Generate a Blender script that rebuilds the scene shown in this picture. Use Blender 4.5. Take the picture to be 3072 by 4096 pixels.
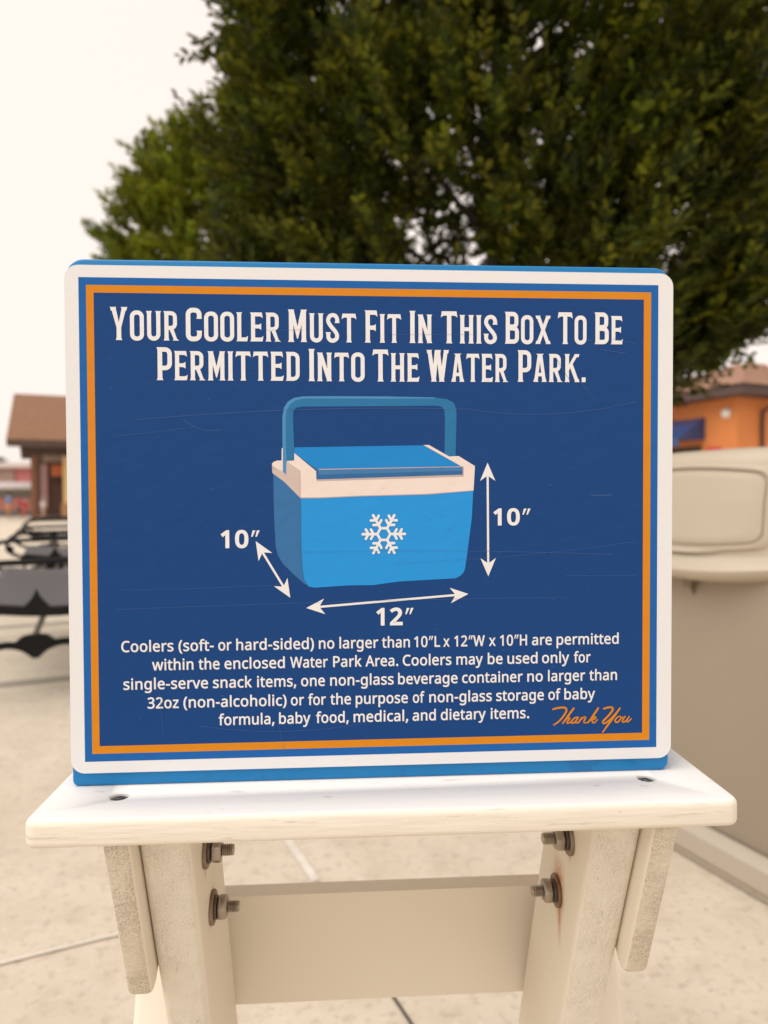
import bpy, bmesh, math, random, json
import numpy as np
from mathutils import Vector, Matrix
from mathutils.geometry import tessellate_polygon

for _o in list(bpy.data.objects):
    bpy.data.objects.remove(_o)
SC = bpy.context.scene
COL = SC.collection
R = math.radians
rnd = random.Random(11)

# ------------------------------------------------------------------ camera
cd = bpy.data.cameras.new('camera')
cam = bpy.data.objects.new('camera', cd)
COL.objects.link(cam)
SC.camera = cam
cd.sensor_fit = 'VERTICAL'
cd.sensor_height = 36.0
cd.lens = 24.96
cd.clip_start = 0.02
cd.clip_end = 2000
cam.matrix_world = Matrix((
    (0.9982, 0.0055, -0.0603, -0.0221),
    (-0.0605, 0.0227, -0.9979, 0.0),
    (-0.0041, 0.9997, 0.0230, 0.0),
    (0, 0, 0, 1)))
# columns are camera right / up / back in world axes
cam.matrix_world = Matrix((
    (0.9982, 0.0055, -0.0603, -0.0221),
    (-0.0605, 0.0227, -0.9979, -0.4430),
    (-0.0041, 0.9997, 0.0230, 0.9200),
    (0, 0, 0, 1)))
cd.dof.use_dof = True
cd.dof.focus_distance = 0.445
cd.dof.aperture_fstop = 6.5

# ------------------------------------------------------------------ sky, sun, exposure
SUN_DIR = Vector((-0.50, -0.30, 0.80)).normalized()      # towards the sun
w = bpy.data.worlds.new('World')
SC.world = w
w.use_nodes = True
nt = w.node_tree
bg = nt.nodes['Background']
sky = nt.nodes.new('ShaderNodeTexSky')
sky.sky_type = 'NISHITA'
sky.sun_disc = False
sky.sun_elevation = math.asin(SUN_DIR.z)
sky.sun_rotation = math.atan2(SUN_DIR.x, SUN_DIR.y)
sky.air_density = 1.0
sky.dust_density = 4.0
hs = nt.nodes.new('ShaderNodeHueSaturation')
hs.inputs['Saturation'].default_value = 0.12
nt.links.new(sky.outputs[0], hs.inputs['Color'])
mx = nt.nodes.new('ShaderNodeMix')
mx.data_type = 'RGBA'
mx.inputs['Factor'].default_value = 0.86
nt.links.new(hs.outputs[0], mx.inputs['A'])
mx.inputs['B'].default_value = (9.4, 8.30, 7.65, 1)      # the even cloud sheet
nt.links.new(mx.outputs['Result'], bg.inputs['Color'])
bg.inputs['Strength'].default_value = 0.10

sl = bpy.data.lights.new('sun', 'SUN')
sl.energy = 1.5
sl.angle = R(50)
sl.color = (1.0, 0.985, 0.955)
so = bpy.data.objects.new('sun', sl)
COL.objects.link(so)
so.rotation_euler = SUN_DIR.to_track_quat('Z', 'Y').to_euler()

SC.view_settings.view_transform = 'Standard'
SC.view_settings.look = 'None'
SC.view_settings.exposure = 0.33
SC.view_settings.gamma = 1.0
SC.cycles.max_bounces = 6
SC.cycles.transparent_max_bounces = 4
SC.cycles.use_denoising = True

# ------------------------------------------------------------------ helpers
def link(o, parent=None):
    COL.objects.link(o)
    if parent is not None:
        o.parent = parent
    return o

def empty(name, loc=(0, 0, 0), rz=0.0):
    o = bpy.data.objects.new(name, None)
    o.empty_display_size = 0.1
    COL.objects.link(o)
    o.location = loc
    o.rotation_euler = (0, 0, rz)
    return o

def tag(o, label=None, cat=None, group=None, kind=None):
    if label: o['label'] = label
    if cat: o['category'] = cat
    if group: o['group'] = group
    if kind: o['kind'] = kind
    return o

def finish(bm, name, mats, parent=None, smooth=None):
    me = bpy.data.meshes.new(name)
    bm.normal_update()
    bm.to_mesh(me)
    bm.free()
    if not isinstance(mats, (list, tuple)): mats = [mats]
    for m in mats: me.materials.append(m)
    if smooth is not None:
        me.polygons.foreach_set('use_smooth', [True] * len(me.polygons))
        me.set_sharp_from_angle(angle=R(smooth))
    o = bpy.data.objects.new(name, me)
    return link(o, parent)

def box(bm, x0, x1, y0, y1, z0, z1, mi=0, M=None):
    v = [bm.verts.new((x, y, z)) for z in (z0, z1) for y in (y0, y1) for x in (x0, x1)]
    if M is not None:
        for q in v: q.co = M @ q.co
    fs = []
    for idx in ((0, 2, 3, 1), (4, 5, 7, 6), (0, 1, 5, 4), (2, 6, 7, 3), (0, 4, 6, 2), (1, 3, 7, 5)):
        f = bm.faces.new([v[i] for i in idx]); f.material_index = mi; fs.append(f)
    return v, fs

def bevel_all(bm, off, seg=2, minang=30):
    es = [e for e in bm.edges if len(e.link_faces) == 2 and e.calc_face_angle(0) > R(minang)]
    bmesh.ops.bevel(bm, geom=es, offset=off, segments=seg, profile=0.5, affect='EDGES', clamp_overlap=True)

def prism(bm, poly, axis, a0, a1, mi=0):
    """poly: 2-D points; axis 'x' -> (y,z), 'y' -> (x,z), 'z' -> (x,y)"""
    def P(p, a):
        return {'x': (a, p[0], p[1]), 'y': (p[0], a, p[1]), 'z': (p[0], p[1], a)}[axis]
    A = [bm.verts.new(P(p, a0)) for p in poly]
    B = [bm.verts.new(P(p, a1)) for p in poly]
    n = len(poly)
    fs = [bm.faces.new(A), bm.faces.new(B[::-1])]
    for i in range(n):
        fs.append(bm.faces.new([A[i], B[i], B[(i + 1) % n], A[(i + 1) % n]]))
    for f in fs: f.material_index = mi
    return fs

def recalc(bm):
    bmesh.ops.recalc_face_normals(bm, faces=bm.faces[:])

def tube(bm, pts, r, seg=8, mi=0, cap=True):
    pts = [Vector(p) for p in pts]
    rings = []
    n = len(pts)
    prev = None
    for i, p in enumerate(pts):
        t = (pts[min(i + 1, n - 1)] - pts[max(i - 1, 0)]).normalized()
        if prev is None:
            up = Vector((0, 0, 1)) if abs(t.z) < 0.9 else Vector((1, 0, 0))
            a = t.cross(up).normalized()
        else:
            a = (prev - t * prev.dot(t)).normalized()
        prev = a
        b = t.cross(a)
        rr = r[i] if isinstance(r, (list, tuple)) else r
        rings.append([bm.verts.new(p + (a * math.cos(k * 2 * math.pi / seg) + b * math.sin(k * 2 * math.pi / seg)) * rr) for k in range(seg)])
    for i in range(n - 1):
        for k in range(seg):
            f = bm.faces.new([rings[i][k], rings[i][(k + 1) % seg], rings[i + 1][(k + 1) % seg], rings[i + 1][k]])
            f.material_index = mi
    if cap:
        for q in (rings[0][::-1], rings[-1]):
            f = bm.faces.new(q); f.material_index = mi

def lathe(bm, prof, seg, M=None, mi=0, phase=0.0):
    """prof: (r, z) pairs from bottom to top"""
    rings = []
    for r_, z in prof:
        ring = []
        for k in range(seg):
            a = phase + k * 2 * math.pi / seg
            c = Vector((r_ * math.cos(a), r_ * math.sin(a), z))
            ring.append(bm.verts.new(M @ c if M is not None else c))
        rings.append(ring)
    for i in range(len(rings) - 1):
        for k in range(seg):
            f = bm.faces.new([rings[i][k], rings[i][(k + 1) % seg], rings[i + 1][(k + 1) % seg], rings[i + 1][k]])
            f.material_index = mi
    for q in (rings[0][::-1], rings[-1]):
        f = bm.faces.new(q); f.material_index = mi

def loft(bm, rings, mi=0, caps=True):
    V = [[bm.verts.new(p) for p in ring] for ring in rings]
    n = len(V[0])
    for i in range(len(V) - 1):
        for k in range(n):
            f = bm.faces.new([V[i][k], V[i][(k + 1) % n], V[i + 1][(k + 1) % n], V[i + 1][k]])
            f.material_index = mi
    if caps:
        for q in (V[0][::-1], V[-1]):
            f = bm.faces.new(q); f.material_index = mi

# ------------------------------------------------------------------ materials
def mat(name, col, rough=0.6, col2=None, nscale=20, namt=1.0, bump=0.0, bscale=80, bstretch=(1, 1, 1), metal=0.0,
        spec=0.5, detail=4, coat=0.0, bdist=0.001):
    m = bpy.data.materials.new(name)
    m.use_nodes = True
    N = m.node_tree.nodes; L = m.node_tree.links
    b = N['Principled BSDF']
    b.inputs['Base Color'].default_value = (*col, 1)
    b.inputs['Roughness'].default_value = rough
    b.inputs['Metallic'].default_value = metal
    b.inputs['Specular IOR Level'].default_value = spec
    if coat: b.inputs['Coat Weight'].default_value = coat
    tc = N.new('ShaderNodeTexCoord')
    m['_tc'] = tc.name
    if col2 is not None:
        n = N.new('ShaderNodeTexNoise'); n.inputs['Scale'].default_value = nscale; n.inputs['Detail'].default_value = detail
        L.new(tc.outputs['Object'], n.inputs['Vector'])
        r = N.new('ShaderNodeValToRGB')
        r.color_ramp.elements[0].position = 0.5 - 0.25 * namt; r.color_ramp.elements[1].position = 0.5 + 0.25 * namt
        r.color_ramp.elements[0].color = (*col, 1); r.color_ramp.elements[1].color = (*col2, 1)
        L.new(n.outputs['Fac'], r.inputs['Fac'])
        L.new(r.outputs['Color'], b.inputs['Base Color'])
        m['_base'] = r.name
    if bump:
        mp = N.new('ShaderNodeMapping'); mp.inputs['Scale'].default_value = bstretch
        L.new(tc.outputs['Object'], mp.inputs['Vector'])
        n2 = N.new('ShaderNodeTexNoise'); n2.inputs['Scale'].default_value = bscale; n2.inputs['Detail'].default_value = 5
        L.new(mp.outputs[0], n2.inputs['Vector'])
        bp = N.new('ShaderNodeBump'); bp.inputs['Strength'].default_value = bump; bp.inputs['Distance'].default_value = bdist
        L.new(n2.outputs['Fac'], bp.inputs['Height'])
        L.new(bp.outputs[0], b.inputs['Normal'])
        m['_bump'] = bp.name
    return m

def add_specks(m, col, scale, stretch, thresh, soft, amount=1.0, region=None):
    """small dirt specks of their own shape mixed over the base colour"""
    N = m.node_tree.nodes; L = m.node_tree.links
    b = N['Principled BSDF']; tc = N[m['_tc']]
    mp = N.new('ShaderNodeMapping'); mp.inputs['Scale'].default_value = stretch
    L.new(tc.outputs['Object'], mp.inputs['Vector'])
    n = N.new('ShaderNodeTexNoise'); n.inputs['Scale'].default_value = scale; n.inputs['Detail'].default_value = 3
    n.inputs['Roughness'].default_value = 0.6
    L.new(mp.outputs[0], n.inputs['Vector'])
    mr = N.new('ShaderNodeMapRange'); mr.inputs['From Min'].default_value = thresh; mr.inputs['From Max'].default_value = thresh + soft
    mr.inputs['To Max'].default_value = amount
    L.new(n.outputs['Fac'], mr.inputs['Value'])
    fac = mr.outputs['Result']
    if region is not None:                         # patches where the dirt has gathered
        n3 = N.new('ShaderNodeTexNoise'); n3.inputs['Scale'].default_value = region[0]; n3.inputs['Detail'].default_value = 3
        L.new(tc.outputs['Object'], n3.inputs['Vector'])
        m3 = N.new('ShaderNodeMapRange'); m3.inputs['From Min'].default_value = region[1]; m3.inputs['From Max'].default_value = region[2]
        L.new(n3.outputs['Fac'], m3.inputs['Value'])
        mu = N.new('ShaderNodeMath'); mu.operation = 'MULTIPLY'
        L.new(fac, mu.inputs[0]); L.new(m3.outputs['Result'], mu.inputs[1]); fac = mu.outputs[0]
    mix = N.new('ShaderNodeMix'); mix.data_type = 'RGBA'
    L.new(fac, mix.inputs['Factor'])
    src = b.inputs['Base Color'].links[0].from_socket if b.inputs['Base Color'].links else None
    if src: L.new(src, mix.inputs['A'])
    else: mix.inputs['A'].default_value = b.inputs['Base Color'].default_value
    mix.inputs['B'].default_value = (*col, 1)
    L.new(mix.outputs['Result'], b.inputs['Base Color'])
    return m

def add_streak(m, spots, col=(0.46, 0.19, 0.035)):
    """rust runs: each spot = (y, z, half width, length) in object space, spreading downwards from the washer"""
    N = m.node_tree.nodes; L = m.node_tree.links
    b = N['Principled BSDF']; tc = N[m['_tc']]
    sp = N.new('ShaderNodeSeparateXYZ'); L.new(tc.outputs['Object'], sp.inputs[0])
    nz = N.new('ShaderNodeTexNoise'); nz.inputs['Scale'].default_value = 260; L.new(tc.outputs['Object'], nz.inputs['Vector'])
    def M(op, a, c=None):
        q = N.new('ShaderNodeMath'); q.operation = op
        for i, s in enumerate((a, c)):
            if s is None: continue
            if isinstance(s, (int, float)): q.inputs[i].default_value = s
            else: L.new(s, q.inputs[i])
        return q.outputs[0]
    tot = None
    for (y, z, hw, ln) in spots:
        dy = M('DIVIDE', M('ABSOLUTE', M('SUBTRACT', sp.outputs['Y'], y)), hw)
        dz = M('DIVIDE', M('SUBTRACT', z, sp.outputs['Z']), ln)
        a = N.new('ShaderNodeMapRange'); a.inputs['From Min'].default_value = 1; a.inputs['From Max'].default_value = 0.1
        L.new(M('ADD', dy, M('MULTIPLY', dz, 0.3)), a.inputs['Value'])
        c = N.new('ShaderNodeMapRange'); c.inputs['From Min'].default_value = 1; c.inputs['From Max'].default_value = 0.0
        L.new(M('ABSOLUTE', dz), c.inputs['Value'])
        k = M('MULTIPLY', a.outputs['Result'], c.outputs['Result'])
        tot = k if tot is None else M('MAXIMUM', tot, k)
    tot = M('MINIMUM', M('MULTIPLY', tot, M('ADD', M('MULTIPLY', nz.outputs['Fac'], 2.2), 0.2)), 0.92)
    mix = N.new('ShaderNodeMix'); mix.data_type = 'RGBA'
    L.new(tot, mix.inputs['Factor'])
    src = b.inputs['Base Color'].links[0].from_socket if b.inputs['Base Color'].links else None
    if src: L.new(src, mix.inputs['A'])
    else: mix.inputs['A'].default_value = b.inputs['Base Color'].default_value
    mix.inputs['B'].default_value = (*col, 1)
    L.new(mix.outputs['Result'], b.inputs['Base Color'])
    return m

# ================================================================== GROUND
g_m = mat('concrete', (0.55, 0.475, 0.365), 0.85, (0.64, 0.56, 0.445), nscale=5, bump=0.5, bscale=140, bdist=0.002, detail=9)
add_specks(g_m, (0.40, 0.325, 0.24), 11, (1, 1, 1), 0.50, 0.26, 0.38)
add_specks(g_m, (0.34, 0.275, 0.20), 40, (1, 1, 1), 0.53, 0.16, 0.5)
add_specks(g_m, (0.45, 0.37, 0.27), 2.2, (1, 0.5, 1), 0.52, 0.25, 0.45)
add_specks(g_m, (0.17, 0.14, 0.105), 70, (1, 1, 1), 0.66, 0.05, 0.75, region=(5, 0.42, 0.58))
add_specks(g_m, (0.66, 0.58, 0.48), 36, (1, 1, 1), 0.58, 0.12, 0.6)
bm = bmesh.new()
S_ = 600
vs = [bm.verts.new(p) for p in ((-S_, -S_, 0), (S_, -S_, 0), (S_, S_, 0), (-S_, S_, 0))]
bm.faces.new(vs)
ground = finish(bm, 'ground', g_m)
tag(ground, kind='structure', label='pale beige concrete plaza floor in large slabs')

E1 = Vector((0.9325, 0.3612, 0)); E2 = Vector((-0.3612, 0.9325, 0))
JO = Vector((-0.080, 1.215, 0))
def joint(pts, wd, m, name='pavement_joint', z=0.004):
    bm = bmesh.new()
    pts = [Vector(p) for p in pts]
    t = (pts[-1] - pts[0]).normalized(); s = Vector((-t.y, t.x, 0)) * wd / 2
    L_ = [bm.verts.new((p + s + Vector((0, 0, z)))) for p in pts]
    R_ = [bm.verts.new((p - s + Vector((0, 0, z)))) for p in pts]
    for i in range(len(pts) - 1):
        bm.faces.new([R_[i], R_[i + 1], L_[i + 1], L_[i]])
    o = finish(bm, name, m)
    tag(o, kind='structure')
    return o
j_w = mat('joint_sealant', (0.74, 0.69, 0.62), 0.6, (0.62, 0.55, 0.46), nscale=30, bump=0.5, bscale=60)
j_d = mat('joint_gap', (0.07, 0.058, 0.045), 0.9)
j_g = mat('joint_grey', (0.30, 0.26, 0.215), 0.85, (0.35, 0.305, 0.25), nscale=8)
wob = lambda p, a: p + Vector((rnd.uniform(-a, a), rnd.uniform(-a, a), 0))
joint([wob(JO + E2 * (0.02 + k * 0.06), 0.0016) for k in range(40)], 0.021, j_w)
joint([JO - E2 * (0.02 + k * 0.4) for k in range(8)], 0.006, j_d)
joint([wob(JO - E1 * (0.0 + k * 0.06), 0.0016) for k in range(50)], 0.0085, j_w, z=0.005)
for q, wd in ((2.36, 0.10), (4.10, 0.10), (7.2, 0.03), (9.6, 0.03), (12.0, 0.03)):
    joint([JO + E2 * q + E1 * k for k in range(-14, 15, 2)], wd, j_g)
for q in (-4.8, -2.4, 2.4, 4.8):
    joint([JO + E1 * q + E2 * k for k in range(0, 27, 2)], 0.03, j_g, z=0.008)
# ================================================================== SIZING BOX WITH PRINTED SIGN
TL = (-0.18, 1.0530)                 # print's top-left corner (x, z); print plane y = 0
def U(u, v):                         # print millimetres -> world x, z
    return (TL[0] + u / 1000.0, TL[1] - v / 1000.0)

def ink(name, col, rough=0.23):
    m = mat(name, col, rough, bump=0.16, bscale=520, bdist=0.0004, spec=0.24)
    N = m.node_tree.nodes; L = m.node_tree.links
    # larger soft dents and blisters of the laminated film
    tc = N[m['_tc']]
    v = N.new('ShaderNodeTexNoise'); v.inputs['Scale'].default_value = 75; v.inputs['Detail'].default_value = 2
    mp = N.new('ShaderNodeMapping'); mp.inputs['Scale'].default_value = (1.0, 1, 1.1)
    geo = N.new('ShaderNodeNewGeometry')
    L.new(geo.outputs['Position'], mp.inputs['Vector']); L.new(mp.outputs[0], v.inputs['Vector'])
    vo = N.new('ShaderNodeTexVoronoi'); vo.inputs['Scale'].default_value = 42
    L.new(geo.outputs['Position'], vo.inputs['Vector'])
    mr = N.new('ShaderNodeMapRange'); mr.inputs['From Min'].default_value = 0.0; mr.inputs['From Max'].default_value = 0.16
    mr.inputs['To Min'].default_value = 0.5; mr.inputs['To Max'].default_value = 0.0
    L.new(vo.outputs['Distance'], mr.inputs['Value'])
    sel = N.new('ShaderNodeMath'); sel.operation = 'GREATER_THAN'; sel.inputs[1].default_value = 0.86
    sepc = N.new('ShaderNodeSeparateColor'); L.new(vo.outputs['Color'], sepc.inputs[0]); L.new(sepc.outputs[0], sel.inputs[0])
    mu = N.new('ShaderNodeMath'); mu.operation = 'MULTIPLY'; L.new(mr.outputs['Result'], mu.inputs[0]); L.new(sel.outputs[0], mu.inputs[1])
    ad = N.new('ShaderNodeMath'); ad.operation = 'ADD'; L.new(v.outputs['Fac'], ad.inputs[0]); L.new(mu.outputs[0], ad.inputs[1])
    b2 = N.new('ShaderNodeBump'); b2.inputs['Strength'].default_value = 0.5; b2.inputs['Distance'].default_value = 0.0012
    L.new(ad.outputs[0], b2.inputs['Height'])
    L.new(N[m['_bump']].outputs[0], b2.inputs['Normal'])
    L.new(b2.outputs[0], N['Principled BSDF'].inputs['Normal'])
    return m

i_white = ink('ink_white', (0.755, 0.760, 0.775))
i_navy = ink('ink_navy', (0.0015, 0.047, 0.196))
i_blue = ink('ink_border_blue', (0.006, 0.110, 0.38))
i_orange = ink('ink_orange', (0.62, 0.222, 0.007))
i_sky = ink('ink_sky_blue', (0.014, 0.275, 0.69))
i_mid = ink('ink_mid_blue', (0.032, 0.15, 0.36))
i_lid = ink('ink_lid_blue', (0.008, 0.225, 0.60))
i_lidf = ink('ink_lid_front', (0.05, 0.18, 0.40))
i_lidl = ink('ink_lid_lower', (0.025, 0.13, 0.33))
i_hand = ink('ink_handle', (0.018, 0.16, 0.36))
i_handl = ink('ink_handle_light', (0.065, 0.25, 0.50))
i_rim = ink('ink_rim', (0.76, 0.66, 0.61))
i_rim2 = ink('ink_rim_side', (0.56, 0.46, 0.42))
i_line = ink('ink_rim_line', (0.50, 0.39, 0.37))
i_scr = mat('scratch_pale', (0.06, 0.12, 0.29), 0.5)
i_shadow = ink('ink_letter_edge', (0.05, 0.11, 0.26))
p_blue = mat('blue_paint', (0.006, 0.170, 0.43), 0.36, (0.010, 0.195, 0.475), nscale=9, bump=0.30, bscale=30, bstretch=(0.35, 1, 1), bdist=0.0015, spec=0.3)
add_specks(p_blue, (0.012, 0.12, 0.34), 34, (1, 1, 1), 0.62, 0.06, 0.5)
pl_white = mat('sign_plate_white', (0.735, 0.738, 0.752), 0.40, bump=0.25, bscale=260, bdist=0.0005)

sizer = empty('cooler_sizing_box', (0, 0.12, 0.7412))
tag(sizer, 'blue cooler sizing box with printed navy rule sign on its front', 'sizing box')
def kid(o):                                     # parent keeping world placement
    o.parent = sizer
    o.matrix_parent_inverse = Matrix.Translation(sizer.location).inverted()
    return o
def sub(o, p):
    o.parent = p
    return o

def rrect(x0, x1, z0, z1, r, n=8):
    pts = []
    for cx_, cz_, a0 in ((x1 - r, z1 - r, 0), (x0 + r, z1 - r, 90), (x0 + r, z0 + r, 180), (x1 - r, z0 + r, 270)):
        for k in range(n + 1):
            a = R(a0 + 90 * k / n)
            pts.append((cx_ + r * math.cos(a), cz_ + r * math.sin(a)))
    return pts

# front board: a painted plank with eased edges
bm = bmesh.new()
def board_outline(x0, x1, z0, z1, rb, rt, n=8):
    pts = []
    for cx_, cz_, a0, r in ((x1 - rt, z1 - rt, 0, rt), (x0 + rt, z1 - rt, 90, rt), (x0 + rb, z0 + rb, 180, rb), (x1 - rb * 1.6, z0 + rb * 1.6, 270, rb * 1.6)):
        for k in range(n + 1):
            a = R(a0 + 90 * k / n)
            pts.append((cx_ + r * math.cos(a), cz_ + r * math.sin(a)))
    return pts
prism(bm, board_outline(-0.1884, 0.1890, 0.7413, 1.0647, 0.0036, 0.011), 'y', 0.0016, 0.0200)
recalc(bm)
es = [e for e in bm.edges if abs(e.verts[0].co.y - e.verts[1].co.y) < 1e-6]
bmesh.ops.bevel(bm, geom=es, offset=0.0016, segments=3, profile=0.5, affect='EDGES')
kid(finish(bm, 'front_board', p_blue, smooth=40))
def plank(name, *b):
    bm = bmesh.new(); box(bm, *b); bevel_all(bm, 0.002, 2); return kid(finish(bm, name, p_blue, smooth=40))
plank('side_board', -0.180, -0.164, 0.0205, 0.236, 0.7418, 1.056)
plank('side_board', 0.1655, 0.1815, 0.0205, 0.236, 0.7418, 1.056)
plank('back_board', -0.163, 0.1645, 0.220, 0.236, 0.7418, 1.056)
plank('bottom_board', -0.163, 0.1645, 0.0205, 0.219, 0.7418, 0.754)

def tess(bm, contours, y, mi=0):
    cs = [[Vector((p[0], p[1], 0)) for p in c] for c in contours]
    flat = [p for c in cs for p in c]
    vs = [bm.verts.new((p.x, y, p.y)) for p in flat]
    for t in tessellate_polygon(cs):
        a, b, c = (flat[i] for i in t)
        cr = (b.x - a.x) * (c.y - a.y) - (b.y - a.y) * (c.x - a.x)
        if abs(cr) < 1e-13: continue
        idx = t if cr > 0 else t[::-1]            # counter-clockwise in (x,z) faces -y
        try:
            f = bm.faces.new([vs[i] for i in idx]); f.material_index = mi
        except ValueError:
            pass

# white plate
bm = bmesh.new()
prism(bm, rrect(-0.1884, 0.1897, 0.7500, 1.0604, 0.0084), 'y', 0.0, 0.0014)
recalc(bm)
def rect(u0, u1, v0, v1):
    return [U(u0, v1), U(u1, v1), U(u1, v0), U(u0, v0)]
tess(bm, [rect(0, 360, 0, 295.8), rect(4.45, 355.3, 4.6, 291.0)], -0.00006, 1)
tess(bm, [rect(4.45, 355.3, 4.6, 291.0), rect(8.9, 350.6, 9.2, 286.3)], -0.00006, 2)
tess(bm, [rect(8.9, 350.6, 9.2, 286.3)], -0.00006, 3)
# long fine scratches and little nicks in the film
def scratch(pts, wd):
    P = [Vector((*U(*p), 0)) for p in pts]
    for a, b in zip(P[:-1], P[1:]):
        t = (b - a).normalized(); s = Vector((-t.y, t.x, 0)) * wd / 2000
        tess(bm, [[((a - s).x, (a - s).y), ((b - s).x, (b - s).y), ((b + s).x, (b + s).y), ((a + s).x, (a + s).y)]], -0.00072, 4)
def arc_s(p0, p1, sag, wd, n=14):
    pts = []
    for k in range(n + 1):
        t = k / n
        pts.append((p0[0] + (p1[0] - p0[0]) * t, p0[1] + (p1[1] - p0[1]) * t + sag * 4 * t * (1 - t)))
    scratch(pts, wd)
arc_s((34, 86), (240, 79), -3.0, 0.17)
arc_s((240, 79.5), (345, 74), 5.0, 0.14)
arc_s((62, 86), (84, 92), 3.0, 0.15)
arc_s((20, 96), (70, 90), 0.5, 0.11)
arc_s((132, 168), (330, 171), -1.5, 0.14)
arc_s((190, 175.5), (345, 163), 2.0, 0.11)
arc_s((20, 202), (300, 198), -1.0, 0.12)
arc_s((24, 190), (120, 188), 0.5, 0.10)
arc_s((70, 275), (170, 276), 4.0, 0.14)
arc_s((45, 250), (48, 282), -0.6, 0.12)
arc_s((118, 274), (122, 292), -0.4, 0.12)
arc_s((294, 47), (303, 61), 0.5, 0.16)
arc_s((309, 61), (320, 74), 0.3, 0.12)
arc_s((322, 41), (339, 43), 0.3, 0.16)
arc_s((330, 34), (345, 37), 0.3, 0.13)
arc_s((316, 133), (331, 133), 0.3, 0.3)
arc_s((300, 184), (345, 184.5), 0.3, 0.12)
arc_s((110, 31), (135, 30.6), 0, 0.11)
arc_s((190, 33), (240, 32.4), 0, 0.11)
for k in range(60):
    u = rnd.uniform(12, 345); v = rnd.uniform(12, 283); l = rnd.uniform(0.4, 2.6); a = rnd.gauss(0, 0.35)
    scratch([(u, v), (u + l * math.cos(a), v + l * math.sin(a))], rnd.uniform(0.09, 0.22))
plate = kid(finish(bm, 'printed_panel', [pl_white, i_blue, i_orange, i_navy, i_scr]))

# ------------------------------------------------------------------ lettering
_layer = [0]
def lay(base, polys, bm, mi=0):
    """each polygon lies a hair in front of the one before, so that none share a plane"""
    for k, p in enumerate(polys):
        tess(bm, p if isinstance(p[0][0], (tuple, list)) else [p], base - (k % 9) * 0.000006, mi)

def stroke(path, wd, closed=False):
    """centre-line -> quads; returns polygons"""
    P = [Vector((p[0], p[1])) for p in path]
    n = len(P); Lp = []; Rp = []
    for i in range(n):
        w_ = wd[i] if isinstance(wd, (list, tuple)) else wd
        a = (P[i] - P[i - 1]).normalized() if i > 0 else None
        b = (P[i + 1] - P[i]).normalized() if i < n - 1 else None
        if a is None: a = b
        if b is None: b = a
        t = (a + b)
        t = t.normalized() if t.length > 1e-6 else a
        nn = Vector((-t.y, t.x)); c = max(0.5, nn.dot(Vector((-a.y, a.x))))
        Lp.append(P[i] + nn * w_ / 2 / c); Rp.append(P[i] - nn * w_ / 2 / c)
    return [[tuple(v) for v in Lp] + [tuple(v) for v in reversed(Rp)]]

def catmull(pts, n=6):
    out = []
    P = [Vector(p) for p in pts]
    for i in range(len(P) - 1):
        p0 = P[max(i - 1, 0)]; p1 = P[i]; p2 = P[i + 1]; p3 = P[min(i + 2, len(P) - 1)]
        for k in range(n):
            t = k / n
            out.append(tuple(0.5 * ((2 * p1) + (p2 - p0) * t + (2 * p0 - 5 * p1 + 4 * p2 - p3) * t * t + (3 * p1 - p0 - 3 * p2 + p3) * t ** 3)))
    out.append(tuple(P[-1]))
    return out

def arcp(cx_, cy_, rx, ry, a0, a1, n=8):
    return [(cx_ + rx * math.cos(R(a0 + (a1 - a0) * k / n)), cy_ + ry * math.sin(R(a0 + (a1 - a0) * k / n))) for k in range(n + 1)]

W = 7.1      # half stem
def foot(x, y=0, d=1, l=10.4, r=10.4, hl=W, hr=W):
    """flared stem end"""
    return [(x - l, y), (x + r, y), (x + (r + hr) / 2 * 0.96, y + 3 * d), (x + hr + .5, y + 6.5 * d), (x + hr, y + 11 * d), (x - hl, y + 11 * d), (x - hl - .5, y + 6.5 * d), (x - (l + hl) / 2 * 0.96, y + 3 * d)]
def stem(x, b=True, t=True, left=False):
    out = [[(x - W, 10 if b else 0), (x + W, 10 if b else 0), (x + W, 90 if t else 100), (x - W, 90 if t else 100)]]
    r_ = W if left else 10.4
    if b: out.append(foot(x, 0, 1, r=r_))
    if t: out.append(foot(x, 100, -1, r=r_)[::-1])
    return out
def pol(*p): return [list(p)]
def ring(x0, x1, y0, y1, w, ro):
    o = rrect(x0, x1, y0, y1, ro, 6); i = rrect(x0 + w, x1 - w, y0 + w, y1 - w, max(5, ro - w + 1), 6)
    return [[o, i]]
def armend(xl, xr, yt, yb, up):
    """horizontal arm with a wedge tip; up=True: tip points up (foot of E), else down (head)"""
    if up:
        return [[(xl, yb), (xr - 3, yb), (xr, yb + 19), (xr - 5, yb + 15.5), (xr - 10, yt), (xl, yt)]]
    return [[(xl, yt), (xl, yb), (xr - 10, yb), (xr - 5, yb - 2), (xr, yb - 6.5), (xr - 3, yt)]]
S10 = 10.4
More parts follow.
